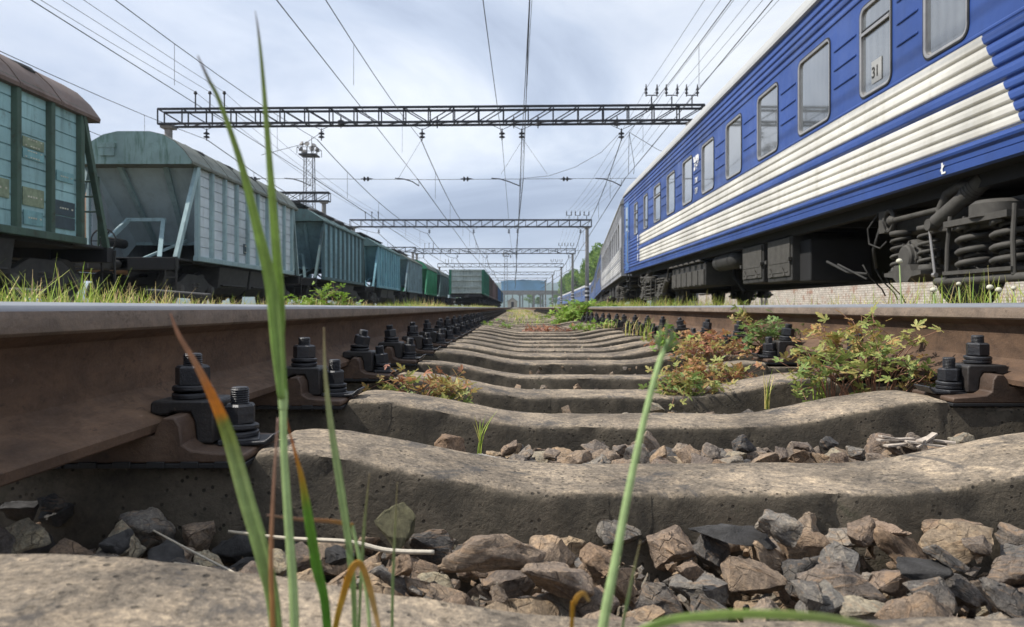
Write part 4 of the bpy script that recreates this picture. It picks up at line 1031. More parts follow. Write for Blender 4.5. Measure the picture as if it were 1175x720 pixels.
def hopper(label,pan,rib,roofm,endm,endtop,arch=True,lite=False,patches=None,group='covered hopper wagons of the long freight train'):
    # local frame: x 0 centre, y from the near platform end, z above rails
    H=1.38; root=empty('hopper_wagon'); tag(root,label,'freight wagon',group)
    y0,y1=1.2,9.2; z0,z1=1.30,3.66
    nb=9; b=MB()   # corrugated side panels
    for s in (-1,1):
        b=MB(); x=s*(H-.06)
        nh=9; 
        for k in range(nh):
            za=z0+(z1-z0)*k/nh; zb=z0+(z1-z0)*(k+1)/nh
            b.box((x,(y0+y1)/2,(za+zb)/2),(.05,y1-y0-.02,(zb-za)-.022))
            b.box((x-s*.015,(y0+y1)/2,zb),(.03,y1-y0-.03,.03))
        b.build('side_panels',M[pan],root)
    for s in (-1,1):
        r=MB()
        for k in range(nb+1):
            yy=y0+(y1-y0)*k/nb; r.prism([(s*(H-.04),yy-.085),(s*(H+.055),yy-.055),(s*(H+.055),yy+.055),(s*(H-.04),yy+.085)],'z',z0-.12,z1+.02)
        r.box((s*(H+.0),5.2,z0-.06),(.14,y1-y0+.2,.13)); r.box((s*(H-.0),5.2,z1),(.10,y1-y0,.10))
        r.build('ribs',M[rib],root,bevel=.012)
    for (ya,yb) in ((y0+.02,y0+1.55),(y1-.02,y1-1.55)):   # sloping end sheets, tapering down
        e=MB()
        W0,W1=H-.07,.95; zt,zb=z1-.02,1.75
        e.add([(-W0,ya,zt),(W0,ya,zt),(W1,yb,zb),(-W1,yb,zb)],[(0,1,2,3)])
        for s in (-1,1): e.add([(s*W0,ya,zt),(s*W0,ya,z0),(s*W0,yb,z0),(s*W1,yb,zb)],[(0,1,2,3)])
        sgn=1 if ya<5 else -1
        for xs in (-.45,.45): e.bar((xs*1.3,ya-sgn*.05,zt-.05),(xs*.9,yb-sgn*.06,zb+.02),.13,.09,1)
        e.bar((-W1,yb-sgn*.02,zb),(W1,yb-sgn*.02,zb),.08,.08,1)
        e.build('end_sheet',[M[endm],M[rib] if rib=='ribpale' else M[endm]],root,fix=False)
    # roof
    if arch: half=[(-1.47,3.57),(-1.48,3.63),(-1.28,3.90),(-1.03,4.14),(-.75,4.30),(-.4,4.38)]
    else: half=[(-1.47,3.62),(-1.47,3.68),(-.82,4.10),(-.3,4.14)]
    prof=half+[(-x,z) for x,z in reversed(half)]
    rf=MB(); rf.prism(prof,'y',y0-.50,y1+.50)
    for k in range(1,8): 
        yy=y0-.4+(y1-y0+.8)*k/8; pr=[(x*1.006,z+.012) for x,z in prof]; rf.prism(pr,'y',yy-.03,yy+.03,cap=True)
    o=rf.build('roof',M[roofm],root,autosmooth=40)
    h=MB(); h.box((0,5.2,4.47),(.62,y1-y0-.6,.045)); 
    for k in range(9): h.box((0,1.7+k*.87,4.42),(.5,.05,.1))
    if not lite:
        for k in range(4): h.lathe([(.36,0),(.36,.10),(.3,.14)],(.75,2.2+2*k,4.12),16,0,Matrix.Rotation(R(18),3,'Y'))
    h.build('roof_walkway',M['under'],o)
    tp=[(x*.985,z-.01) for x,z in prof]
    for yy in (y0-.52,y1+.52):
        t=MB(); t.prism(tp,'y',yy-.012,yy+.012)
        if yy<3: t.box((-.62,yy-.03,4.02),(.42,.06,.12)); 
        if yy<3 and arch: t.box((-.62,yy-.032,3.86),(.36,.04,.2))
        t.build('end_cap',M[endtop],root)
    # underframe, platforms
    u=MB(); u.bar((0,0,1.05),(0,10.4,1.05),.45,.26); u.box((0,.12,1.05),(2.7,.24,.30)); u.box((0,10.28,1.05),(2.7,.24,.30)); u.box((0,5.2,1.16),(2.5,8.0,.10))
    u.box((0,.7,1.18),(2.6,1.2,.05)); u.box((0,9.7,1.18),(2.6,1.2,.05)); u.build('underframe',M['black'],root,bevel=.01)
    for yc in (4.0,6.4):
        c=MB()
        c.prism([(-1.30,1.12),(1.30,1.12),(1.22,.55),(1.0,.36),(-1.0,.36),(-1.22,.55)],'y',yc-1.12,yc+1.12); c.box((0,yc,.62),(2.62,1.9,.04))
        c.build('discharge_chute',M['under'],root,bevel=.05)
    # end frames
    for ya,sg in ((.18,1),(10.22,-1)):
        f=MB()
        for s in (-1,1):
            f.bar((s*1.30,ya,1.2),(s*(H+.02),ya+sg*1.0,z1-.05),.10,.12)
            f.bar((s*.85,ya+sg*.1,1.2),(s*.45,ya+sg*1.15,2.25),.10); f.bar((s*.45,ya+sg*.15,1.2),(s*.9,ya+sg*1.5,1.75),.06)
        f.bar((-.5,ya+sg*1.15,2.25),(.5,ya+sg*1.15,2.25),.09)
        if ya>5:
            for zz in (1.9,2.2,2.5): f.tube([(1.2,ya-.1,zz),(.2,ya-.1,zz)],.02,5)
            f.tube([(1.2,ya-.1,1.2),(1.2,ya-.1,2.6)],.022,5); f.tube([(.2,ya-.1,1.2),(.2,ya-.1,2.6)],.022,5)
        f.build('end_frame',M[rib],root)
    for ya in (.02,10.38):
        l=MB()
        for q in (1.12,1.38): l.bar((q,ya,1.15),(q,ya,.42),.035)
        for zz in (.48,.72,.96): l.bar((1.12,ya,zz),(1.38,ya,zz),.035)
        l.build('ladder',M['under'],root)
    if not lite:
        w=MB(); ring=[(-.55+.30*math.cos(a),.35,1.62+.30*math.sin(a)) for a in [k*math.pi/10 for k in range(21)]]; w.tube(ring,.02,6); 
        for a in (0,1.05,2.1): w.bar((-.55+.3*math.cos(a),.35,1.62+.3*math.sin(a)),(-.55-.3*math.cos(a),.35,1.62-.3*math.sin(a)),.025)
        w.tube([(-.55,.35,1.62),(-.55,1.3,1.62)],.12,10); w.build('brake_wheel',M['under'],root)
    for yy,sg in ((0,-1),(10.4,1)):
        k=MB(); k.tube([(0,yy,1.03),(0,yy+sg*.75,1.03)],.10,8); k.box((0,yy+sg*.82,1.03),(.36,.34,.34)); k.build('coupler',M['under'],root,bevel=.03)
    if patches:
        for (yy,zz,w_,h_,mt,lines) in patches:
            p=MB(); p.box((H-.02,yy,zz),(.012,w_,h_),0)
            for q in range(lines):
                for j in range(7):
                    a=yy-w_*.42+w_*.84*j/7; 
                    if (j*7+q*3)%5: p.box((H-.011,a+.03,zz+h_*.32-q*h_*.64/max(1,lines-1) if lines>1 else zz),(.006,w_*.07,h_*.10),1)
            p.build('stencil_panel',[M[mt],M['stencil']],root)
    for yy in (1.75,8.65): bogie_freight(root,yy)
    return root
M['turq']=m_paint('faded turquoise wagon paint',(.29,.48,.50),.25,.55,.9,streak=.55,grime=(.05,.09,.085))
M['ribdark']=m_paint('mouldy dark green ribs',(.06,.105,.08),.4,.7,1.4,rcol=(.05,.04,.025),streak=.5)
M['ribmid']=m_paint('dull blue green ribs',(.075,.13,.14),.35,.7,1.4,rcol=(.06,.045,.03),streak=.5)
M['ribpale']=m_paint('pale blue grey ribs',(.27,.38,.40),.15,.6,1,streak=.4)
M['whitegrey']=m_paint('pale grey white wagon panels',(.52,.59,.63),.08,.55,.9,streak=.35,grime=(.16,.2,.22))
M['rustroof']=m_paint('rusty brown wagon roof',(.155,.112,.095),.35,.7,1.1,streak=.3)
M['mossroof']=m_paint('grey moss stained roof',(.17,.185,.16),.3,.8,1.6,rcol=(.05,.06,.04),streak=.4)
M['steelblue']=m_paint('blue grey end sheet',(.40,.50,.54),.02,.6,.8,rcol=(.12,.14,.14),streak=.2)
M['greencap']=m_paint('green stained end cap',(.21,.31,.30),.2,.6,1.2,rcol=(.05,.10,.06),streak=.95,grime=(.035,.10,.06))
M['teal']=m_paint('teal wagon paint',(.19,.33,.39),.22,.55,1,streak=.45)
M['teal2']=m_paint('grey teal wagon paint',(.19,.28,.31),.3,.55,1,streak=.45)
M['teal3']=m_paint('clear teal blue paint',(.15,.33,.40),.12,.5,1,streak=.35)
M['green']=m_paint('bright green wagon paint',(.045,.26,.13),.15,.5,1,streak=.3)
M['dgreen']=m_paint('dark green wagon paint',(.085,.15,.15),.3,.55,1,streak=.45)
M['gond']=m_paint('dark green gondola paint',(.025,.16,.10),.1,.5,1,streak=.3)
M['gbrown']=m_paint('brown gondola paint',(.12,.085,.075),.3,.6,1,streak=.4)
M['gpink']=m_paint('faded reddish gondola paint',(.22,.15,.14),.2,.6,1,streak=.4)
M['gblue']=m_paint('blue gondola paint',(.05,.14,.30),.1,.5,1,streak=.3)
M['bleach']=m_paint('worn light grey gondola end',(.40,.46,.44),.2,.6,1,streak=.6,grime=(.04,.09,.07))
M['tan']=m_paint('tan orange tank paint',(.52,.30,.18),.1,.6,1,streak=.3,rcol=(.25,.13,.07))
M['stencil']=m_plain('faded stencil lettering',(.55,.55,.45),.8,0,.3,20)
M['olive']=m_plain('yellowish stencil panel',(.22,.27,.18),.8,0,.35,9); M['dpatch']=m_plain('dark repainted patch',(.035,.06,.075),.7,0,.3,9); M['lpatch']=m_plain('lighter turquoise panel',(.17,.34,.36),.7,0,.3,6)
ST=12.5
# patches: local y measured from the platform end; the wagon's near end lies behind the frame
A=hopper('turquoise hopper wagon with dark green ribs and rusty roof at the left edge','turq','ribdark','rustroof','teal','ribdark',
   patches=[(7.88,2.75,.55,.17,'olive',2),(7.88,2.56,.55,.16,'lpatch',2),(7.88,1.85,.55,.30,'olive',1),(7.88,1.50,.5,.24,'lpatch',1),(8.76,2.35,.5,.18,'lpatch',1),(8.76,1.78,.58,.26,'dpatch',1),(8.76,1.52,.58,.22,'dpatch',0),(7.0,1.9,.55,.3,'olive',1)])
A.location=(L2,4.6,0)
B=hopper('pale grey hopper wagon with green arched end cap, second from the left','whitegrey','ribpale','mossroof','steelblue','greencap',patches=[(4.65,1.75,.34,.30,'dpatch',2)]); B.location=(L2,17.7,0)
Cw=hopper('dark ribbed teal hopper wagon third in the freight train, behind the tall blades','teal','ribmid','dgreen','teal','dgreen',arch=False); Cw.location=(L2,30.2,0)
D=hopper('clean teal blue hopper wagon fourth in the freight train','teal3','teal3','dgreen','teal3','dgreen',arch=False,lite=True); D.location=(L2,42.7,0)
E=hopper('grey teal hopper wagon with brownish side, fifth in the freight train','teal2','teal2','mossroof','teal','dgreen',arch=False,lite=True); E.location=(L2,55.2,0)
Fw=hopper('bright green hopper wagon, sixth in the freight train','green','green','mossroof','green','green',lite=True); Fw.location=(L2,67.7,0)
Gw=hopper('dull dark green hopper wagon, seventh, just left of the gondola wagons','dgreen','dgreen','mossroof','dgreen','dgreen',lite=True); Gw.location=(L2,80.2,0)
Hw=hopper('last hopper wagon, mostly hidden behind the green gondola','teal2','teal2','mossroof','teal2','dgreen',lite=True); Hw.location=(L2,92.7,0)

def gondola(side,endm,label):
    root=empty('gondola_wagon'); tag(root,label,'freight wagon','open gondola wagons on the grassy track')
    L=12.8
    for s in (-1,1):
        b=MB(); b.box((s*1.5,L/2,2.30),(.06,L,2.1)); b.build('side_wall',M[side],root)
    b=MB(); b.box((0,L/2,1.28),(3.0,L,.1)); b.build('floor',M['under'],root)
    for s in (-1,1):
        b=MB()
        for k in range(8): b.box((s*1.56,.1+k*(L-.2)/7,2.28),(.10,.14,2.14))
        b.box((s*1.55,L/2,3.38),(.12,L,.12)); b.box((s*1.55,L/2,1.22),(.14,L,.14))
        b.build('side_posts',M[side],root,bevel=.01)
    for yy in (0,L):
        b=MB(); b.box((0,yy,2.30),(2.96,.06,2.1)); sg=-1 if yy==0 else 1
        for zz in (1.35,1.85,2.45,2.9,3.36): b.box((0,yy+sg*.06,zz),(3.0,.10,.13),0)
        for xs in (-1.45,1.45): b.box((xs,yy+sg*.07,2.3),(.16,.12,2.15),1)
        b.box((-.35,yy+sg*.08,2.15),(.10,.06,.6)); b.box((.25,yy+sg*.10,1.55),(.08,.06,.6)); b.build('end_wall',[M[endm],M[side]],root)
    u=MB(); u.bar((0,-.2,1.05),(0,L+.2,1.05),.4,.26); u.box((0,0,1.05),(2.8,.2,.25)); u.box((0,L,1.05),(2.8,.2,.25)); u.build('underframe',M['black'],root)
    k=MB(); k.box((0,-.55,1.03),(.35,.5,.34)); k.box((0,L+.5,1.03),(.35,.45,.34)); k.build('coupler',M['under'],root)
    for yy in (2.2,L-2.2): bogie_freight(root,yy)
    return root
gs=[('gond','bleach','green gondola wagon with worn grey end facing the camera'),('gbrown','gbrown','dark brown gondola wagon right behind the green one'),('gpink','gpink','faded reddish gondola wagon, third of its row'),('gbrown','gbrown','brown grey gondola wagon, fourth of its row'),('gblue','gblue','first blue gondola wagon of the row'),('gblue','gblue','second blue gondola wagon behind the first blue one'),('dgreen','dgreen','far dark green gondola wagon near the end of the row'),('gblue','gblue','last tiny blue gondola wagon of the row')]
for i,(a,b,c) in enumerate(gs):
    o=gondola(a,b,c); o.location=(L1,67+14.2*i,0)
# tan tank wagon seen through the gap
T=empty('tank_wagon',(L3-.4,19.5,0)); tag(T,'tan orange tank wagon glimpsed between the two nearest hopper wagons','freight wagon')
m=MB(); rot=Matrix.Rotation(R(-90),3,'X'); m.lathe([(.2,-.25),(.9,-.18),(1.25,-.05),(1.42,.12),(1.42,9.8),(1.25,10.0),(.9,10.1),(.2,10.2)],(0,.3,2.62),32,0,rot)
for k in range(5): m.lathe([(1.435,1+2*k),(1.435,1.08+2*k)],(0,.3,2.62),32,0,rot)
m.build('tank',M['tan'],T,autosmooth=30)
m=MB(); m.bar((0,0,1.05),(0,10.8,1.05),.5,.25); m.box((0,.1,1.1),(2.7,.2,.25)); m.box((0,10.7,1.1),(2.7,.2,.25)); m.build('underframe',M['black'],T)
m=MB()
for s in (-1,1): m.bar((s*1.3,.1,1.2),(s*1.3,.1,2.6),.05); 
m.bar((-1.3,.1,2.6),(1.3,.1,2.6),.05); m.bar((-1.3,.1,2.1),(1.3,.1,2.1),.04); m.bar((-1.3,.1,3.4),(1.3,.1,3.4),.16,.12); m.bar((-1.3,.1,1.2),(.6,.25,3.4),.12); m.bar((1.3,.1,1.2),(.7,.2,3.5),.12); m.build('end_railing',M['ribpale'],T)
for yy in (1.9,8.9): bogie_freight(T,yy)
# ------------------------------------------------------------------ gantries
def truss(m,a,b,h,w,step,flip_at=.5):
    a=Vector(a); b=Vector(b); d=(b-a); L=d.length; d.normalize(); up=Vector((0,0,1)); s=d.cross(up).normalized(); n=max(4,round(L/step))
    c=.052
    for q in (-w/2,w/2):
        for z in (0,h): m.bar(a+s*q+up*z,b+s*q+up*z,c*1.8,c*1.8)
    for k in range(n+1):
        p=a+d*(L*k/n)
        for q in (-w/2,w/2): m.bar(p+s*q,p+s*q+up*h,c)
        for z in (0,h): m.bar(p-s*w/2+up*z,p+s*w/2+up*z,c*.8)
        if k<n:
            p2=a+d*(L*(k+1)/n); lo=k<n*flip_at
            for q in (-w/2,w/2):
                if lo: m.bar(p+s*q+up*h,p2+s*q,c*.8)
                else: m.bar(p+s*q,p2+s*q+up*h,c*.8)
            m.bar(p-s*w/2,p2+s*w/2,c*.6)
def insul(m,c,n=3,r=.13,ax='z'):
    c=Vector(c); rot={'z':None,'x':Matrix.Rotation(R(90),3,'Y'),'d':Matrix.Rotation(R(35),3,'X')}[ax]
    prof=[(.02,-.16*n/2-.12)]
    for k in range(n):
        z=-.16*n/2+.16*k; prof+= [(.03,z),(r,z+.02),(r*.9,z+.07),(.04,z+.11)]
    prof+= [(.02,.16*n/2+.12)]; m.lathe(prof,c,10,0,rot)
def gantry(x0,x1,Y,Y2,hb,label,left=True,right=True,step=1.15,top=True,posts='postc'):
    g=empty('rail_gantry',((x0+x1)/2,Y,0)); tag(g,label,'gantry','overhead line gantries'); o=-Vector(g.location)
    m=MB(); truss(m,(x0,Y,hb),(x1,Y2,hb),.68 if Y<60 else .72,.62,step); b=m.build('truss_beam',M['steel'],g); b.location=o
    for on,x,yy in ((left,x0+.35,Y),(right,x1-.45,Y2)):
        if on:
            m=MB(); m.lathe([(.24,-.4),(.235,0),(.17,hb)],(x,yy,0),14); 
            m.box((x,yy,hb-.1),(.55,.55,.12)); p=m.build('post',M[posts],g,autosmooth=40); p.location=o
            if x>0:
                m=MB()
                for k in range(6): m.lathe([(.252,1.0+.22*k),(.250,1.11+.22*k)],(x,yy,0),14,k%2)
                bb=m.build('painted_band',[M['steel'],M['whitep']],p)
    if top:
        # feeder brackets: plain rods at left, forked insulator arms at right
        m=MB()
        for k in range(3): x=x0+1.6+k*.67; m.tube([(x,Y,hb+.6),(x,Y,hb+1.5)],.035,6); m.lathe([(.07,0),(.09,.05),(.05,.14)],(x,Y,hb+1.45),8)
        q=m.build('feeder_rod',M['steel'],g); q.location=o
        for k in range(3):
            m=MB(); x=x1-2.35+k*.92; m.tube([(x,Y2,hb+.6),(x,Y2,hb+1.15)],.03,6); m.tube([(x-.25,Y2,hb+1.2),(x+.25,Y2,hb+1.2)],.025,6)
            for s in (-.25,.25): insul(m,(x+s,Y2,hb+1.42),2,.075)
            q=m.build('feeder_fork',M['steel'],g); q.location=o
    return g
gantry(-16.4,8.6,34.4,33.7,8.45,'nearest wide lattice gantry spanning all the tracks above the trains')
gantry(-17.2,8.1,77.7,77.7,8.45,'second lattice gantry with its round post standing left of the grey carriage')
gantry(-15.6,9.6,116,116,8.45,'third lattice gantry, its beam just above the hopper wagons',step=1.4)
gantry(-16,10.3,155,155,8.45,'fourth lattice gantry in the row',step=1.8)
gantry(-16,10.4,192,192,8.45,'fifth lattice gantry, small in the distance',step=2.2,top=False)
gantry(-16,10.2,231,231,8.45,'sixth lattice gantry, tiny above the hills',step=2.8,top=False)
gantry(-34,-14.7,59,59,8.45,'separate lattice gantry over the far left tracks, behind the third hopper',left=False,top=False)
gantry(-36,-15.0,113,113,8.45,'far left lattice gantry ending above the teal hopper wagons',left=False,top=False,step=1.6)

# ------------------------------------------------------------------ overhead line
SP=[-6,34.2,77.7,116,155,192,231]
def sagpts(p,q,s,n=12):
    p=Vector(p);q=Vector(q); return [p.lerp(q,k/n)-Vector((0,0,4*s*(k/n)*(1-k/n))) for k in range(n+1)]
def catenary(xm,xc,label,hm=7.75,hc=5.95,sag=.75,stag=.12,bend=None,r=.012):
    g=empty('catenary_line',(xc,34.2,hc)); tag(g,label,'overhead wire','overhead contact lines along the tracks'); o=-Vector(g.location)
    fx=lambda y:(0 if bend is None else bend(y))
    me=MB(); co=MB(); dr=MB()
    for i,(a,b) in enumerate(zip(SP[:-1],SP[1:])):
        rr=r*(1+max(0,a)/45)
        pa=(xm+fx(a),a,hm); pb=(xm+fx(b),b,hm); mp=sagpts(pa,pb,sag,14); me.tube(mp,rr,5)
        s=stag*(1 if i%2 else -1); ca=Vector((xc+fx(a)+s,a,hc)); cb=Vector((xc+fx(b)-s,b,hc)); co.tube([ca,cb],rr*.95,5)
        if a<120:
            for k in (2,5,9,12):
                t=k/14; p=mp[k]; q=ca.lerp(cb,t); dr=MB(); dr.tube([p,Vector((p.x,q.y,q.z))],rr*.55,4); q=dr.build('dropper',M['wire'],g); q.location=o
    for nm,m in (('messenger_wire',me),('contact_wire',co)): q=m.build(nm,M['wire'],g); q.location=o
    return g
bR=lambda y:3.6*sstep(40,110,y)
catenary(.35,.30,'overhead line running straight up the picture over the near track')
catenary(4.95,5.0,'overhead line above the blue passenger train',bend=bR)
catenary(-4.3,-4.6,'overhead line above the grassy track, left of centre')
catenary(-9.1,-9.35,'overhead line above the hopper wagons')
catenary(-14.2,-14.4,'outermost overhead line at upper left, over the tank wagon track')
def wire(pts,label,group,r=.010,name='overhead_wire',rs=None):
    m=MB(); m.tube(pts,rs or r,5); o=m.build(name,M['wire']); return tag(o,label,'overhead wire',group)
wire(sagpts((-1.05,-6,7.9),(-.56,34.2,7.75),.35)+[Vector((-.45,77.7,7.7)),Vector((.1,155,7.6))],'slanting cross over wire meeting the gantry left of the straight line','single wires over the near track',.013)
wire([Vector((.42,-6,7.3)),Vector((.42,77,7.3))],'extra straight wire close beside the centre line','single wires over the near track',.007)
for k in range(3):
    x=-14.8+.67*k; wire(sagpts((x,-8,10.0),(x,34.4,10.0),.5)+sagpts((x,34.4,10.0),(x-.8,77.7,10.0),.5)+sagpts((x-.8,77.7,10),(x+.5,116,10),.4),['outer','middle','inner'][k]+' feeder wire of the three on the left rods of the gantries','left feeder wires',.010)
    x=6.25+.92*k
    for s in (-.25,.25):
        wire(sagpts((x+s,-8,9.95),(x+s,33.7,9.95),.35)+sagpts((x+s,33.7,9.95),(x+s-.5,77.7,9.95),.5)+sagpts((x+s-.5,77.7,9.95),(x+s+1.0,116,9.95),.4),'%s wire on the %s forked bracket at right'%('left' if s<0 else 'right',['left','middle','right'][k]),'right feeder wires',.008)
# cross span with steady arms
def cross(Y,x0,x1,h,r,first):
    g=empty('cross_span',(0,Y,h)); tag(g,'cross wire with small insulators below the %s gantry'%first,'cross wire','cross wires below the gantries'); o=-Vector(g.location)
    m=MB(); m.tube([(x0,Y,h+.05),((x0+x1)/2,Y,h-.03),(x1,Y,h+.05)],r,5); q=m.build('steady_wire',M['wire'],g); q.location=o
    for x in (-12,-6.8,-2.2,2.4): 
        m=MB(); insul(m,(x,Y,h),2,.11,'x'); q=m.build('insulator',M['steel'],g); q.location=o
    for xa,xb in ((-5.5,-4.4),(-1.05,.25),(3.75,4.95),(-10.6,-9.4)):
        m=MB(); m.tube([(xa,Y,h+.03),(xa+.4,Y,h+.0),(xa+.8,Y,h-.12),(xb,Y,h-.32)],r*2.2,6); m.tube([(xb,Y,h-.32),(xb,Y,h-.02)],r,4); q=m.build('steady_arm',M['steel'],g); q.location=o
cross(34.2,-16,8.2,5.93,.011,'nearest'); cross(77.7,-16,7.6,5.93,.02,'second')
# suspension insulators under the gantries, each hung by a V of thin wire
for gi,(Y,hb) in enumerate(((34.2,8.45),(77.7,8.45),(116,8.45))):
    for j,(x,w_) in enumerate(((-14.2,'far left'),(-8.9,'left'),(-4.25,'centre left'),(-.56,'centre'),(.35,'straight line'),(4.95,'right hand'))):
        xx=x+(bR(Y) if j==5 else 0); m=MB(); insul(m,(xx,Y,7.98),2,.14,'z'); 
        rw=.010*(1+Y/60)
        for s in (-.55,.55): m.tube([(xx,Y,8.2),(xx+s,Y,8.45)],rw,4)
        tag(m.build('line_insulator',M['steel']),'%s hanging insulator under the %s gantry'%(w_,['nearest','second','third'][gi]),'insulator','insulators hanging under the gantries')
for j,x in enumerate((-8.0,-3.55,-.02 ,4.75,1.1)):
    m=MB(); insul(m,(x,34.2,8.55),2,.16,'z'); tag(m.build('beam_insulator',M['steel']),'dark insulator clamped on the beam of the nearest gantry, number %s from the left'%['one','two','three','five','four'][j],'insulator','insulators clamped on the nearest beam')
wire([at(712,152,34),at(690,175,34),at(660,192,34),at(630,202,34),at(600,205,34)],'slack curved wire swinging from the right insulator to the centre','slack wires',.010,'slack_wire')
wire([at(722,152,34),at(755,172,34),at(790,185,34)],'slack wire dropping right from the gantry behind the carriage roof','slack wires',.012,'slack_wire')
wire([at(722,152,34),at(721,200,34)],'short vertical hanger wire left of the blue carriage roof','slack wires',.012,'slack_wire')
wire([at(722,152,34),at(728,190,34),at(727,200,34)],'second hanger wire left of the blue carriage roof','slack wires',.012,'slack_wire')
wire([at(520,143,34),at(440,168,34),at(395,176,34),at(345,178,34)][:0]+[at(372,150,34.2),at(350,165,34.2),at(300,178,34.2)],'slack wire running down left from the left insulator','slack wires',.012,'slack_wire')
wire([at(600,160,34),at(575,200,34)],'thin diagonal stay left of the straight line','slack wires',.007,'slack_wire')
wire([at(600,160,34),at(628,200,34)],'thin diagonal stay right of the straight line','slack wires',.007,'slack_wire')
wire([at(484,160,34),at(457,205,34)],'thin diagonal stay below the centre left insulator','slack wires',.007,'slack_wire')

# ------------------------------------------------------------------ floodlight masts
M['mast']=m_plain('grey galvanised lattice',(.09,.095,.105),.6,.2,.2,1)
def mast(px,py_top,h,label):
    Y=h*F/(VY-py_top); x=(px-VX)*Y/F; g=empty('floodlight_mast',(x,Y,0)); tag(g,label,'floodlight mast','floodlight masts')
    m=MB(); w=.75; H=h-1.6
    n=14
    for sx in (-w,w):
        for sy in (-w,w): m.bar((sx,sy,0),(sx*.75,sy*.75,H),.085)
    for k in range(n):
        z=H*k/n; z2=H*(k+1)/n; f=1-.25*k/n; f2=1-.25*(k+1)/n
        for s in (-1,1):
            m.bar((-w*f,s*w*f,z),(w*f2,s*w*f2,z2),.035); m.bar((w*f,s*w*f,z),(-w*f2,s*w*f2,z2),.035); m.bar((s*w*f,-w*f,z),(s*w*f2,w*f2,z2),.035)
    m.build('lattice_tower',M['mast'],g)
    m=MB(); m.box((0,0,H+.1),(2.3,2.3,.14)); 
    for s in (-1.3,1.3): m.bar((-1.3,s,H+1.0),(1.3,s,H+1.0),.06); m.bar((s,-1.3,H+1.0),(s,1.3,H+1.0),.06)
    for sx in (-1.3,0,1.3):
        for sy in (-1.3,1.3): m.bar((sx,sy,H+.1),(sx,sy,H+1.0),.06)
    p=m.build('platform',M['steel'],g)
    rnd=random.Random(3)
    for k in range(8):
        m=MB(); a=2*math.pi*k/8; c=(1.05*math.cos(a),1.05*math.sin(a),H+rnd.uniform(.7,1.5)); m.lathe([(.1,-.2),(.34,.12),(.36,.2)],c,10,0,Euler((rnd.uniform(.8,1.4),0,a+R(90))).to_matrix()); m.tube([(c[0],c[1],H+.1),c],.04,5)
        m.build('floodlight',M['postc'],g)
    m=MB(); m.tube([(.3,0,H),(.3,0,H+2.6)],.04,5); m.build('lightning_rod',M['steel'],g)
mast(355,166,22,'lattice floodlight mast rising behind the hopper wagons at left')
mast(580.5,290,22,'tiny far lattice floodlight mast near the centre of the horizon')

# ------------------------------------------------------------------ footbridge, shed, platform wall
M['hallblue']=m_paint('blue corrugated cladding',(.20,.40,.60),.05,.5,.1,streak=.1,grime=(.04,.12,.3))
g=empty('footbridge',(10,395,0)); tag(g,'long concrete footbridge crossing the tracks in the distance','bridge'); o=-Vector(g.location)
m=MB(); m.box((11,395,7.3),(46,3.2,1.0)); m.box((11,393.5,8.4),(46,.15,1.2)); q=m.build('deck',M['postc'],g); q.location=o
for x in (-8,3,10.5,14,24,33): 
    m=MB(); m.box((x,395,3.4),(.9,2.2,6.8)); m.box((x,395,6.6),(2.2,2.6,.5)); q=m.build('pier',M['postc'],g); q.location=o
g=empty('blue_hall',(6,430,0)); tag(g,'large blue clad hall standing behind the footbridge','building'); o=-Vector(g.location)
m=MB(); m.box((5.5,440,11.9),(26,18,6.0)); 
for k in range(26): m.box((-7+k,430.9,11.6),(.12,.2,6.5))
q=m.build('cladding',M['hallblue'],g); q.location=o
m=MB()
for q_ in (-6,-1,5,11,17): m.box((q_,434,4.1),(.6,.6,8.2)); m.box((q_,446,4.1),(.6,.6,8.2))
q=m.build('columns',M['postc'],g); q.location=o
m=MB(); m.prism([(-8,14.9),(19,14.9),(19,15.3),(5.5,16.2),(-8,15.3)],'y',430.5,449.5); q=m.build('roof',M['hallblue'],g); q.location=o
g=empty('track_shed',(-.6,262,0)); tag(g,'tiny pale gabled shed at the far end of the near track','shed')
m=MB(); m.prism([(-1.7,0),(1.7,0),(1.7,2.0),(0,3.3),(-1.7,2.0)],'y',-2,2); m.build('wall',m_plain('pale plaster',(.45,.42,.36),.8,0,.15,1),g)
m=MB(); m.prism([(-2,1.8),(0,3.35),(2,1.8),(2,2.0),(0,3.6),(-2,2.0)],'y',-2.3,2.3); m.build('roof',M['roofgrey'],g)
m=MB(); m.box((0,-2.05,1),(.9,.1,1.9)); m.build('door',M['under'],g)
def m_brick():
    t=NT('whitewashed brick'); co=t.coord(rnd=False); sw=t.n('ShaderNodeSeparateXYZ'); t.l(co,sw.inputs[0]); cb=t.n('ShaderNodeCombineXYZ'); t.l(sw.outputs[1],cb.inputs[0]); t.l(sw.outputs[2],cb.inputs[1])
    b=t.n('ShaderNodeTexBrick'); t.l(cb.outputs[0],b.inputs['Vector']); b.inputs['Scale'].default_value=1; b.inputs['Brick Width'].default_value=.25; b.inputs['Row Height'].default_value=.078; b.inputs['Mortar Size'].default_value=.010
    b.inputs['Color1'].default_value=(.56,.53,.48,1); b.inputs['Color2'].default_value=(.52,.47,.42,1); b.inputs['Mortar'].default_value=(.3,.27,.23,1)
    n=t.noise(co,3,7,.75); c=t.mix(t.ramp(n,[(.52,0),(.62,.9)]),b.outputs[0],(.30,.17,.12)); c=t.mix(1,c,t.ramp(t.noise(co,9,5),[(.3,.7),(.6,1.1)]),'MULTIPLY'); t.bump(b.outputs[1],-.4,.01); return t.done(c,.9,0,.2)
M['brick']=m_brick()
g=empty('platform_wall',(7.4,20,0)); tag(g,'low whitewashed brick platform wall seen under the blue carriage','wall'); o=-Vector(g.location)
m=MB(); m.box((11.65,30,.20),(.3,64,1.24)); q=m.build('brick_face',M['brick'],g); q.location=o
m=MB()
rnd=random.Random(5); y=-2
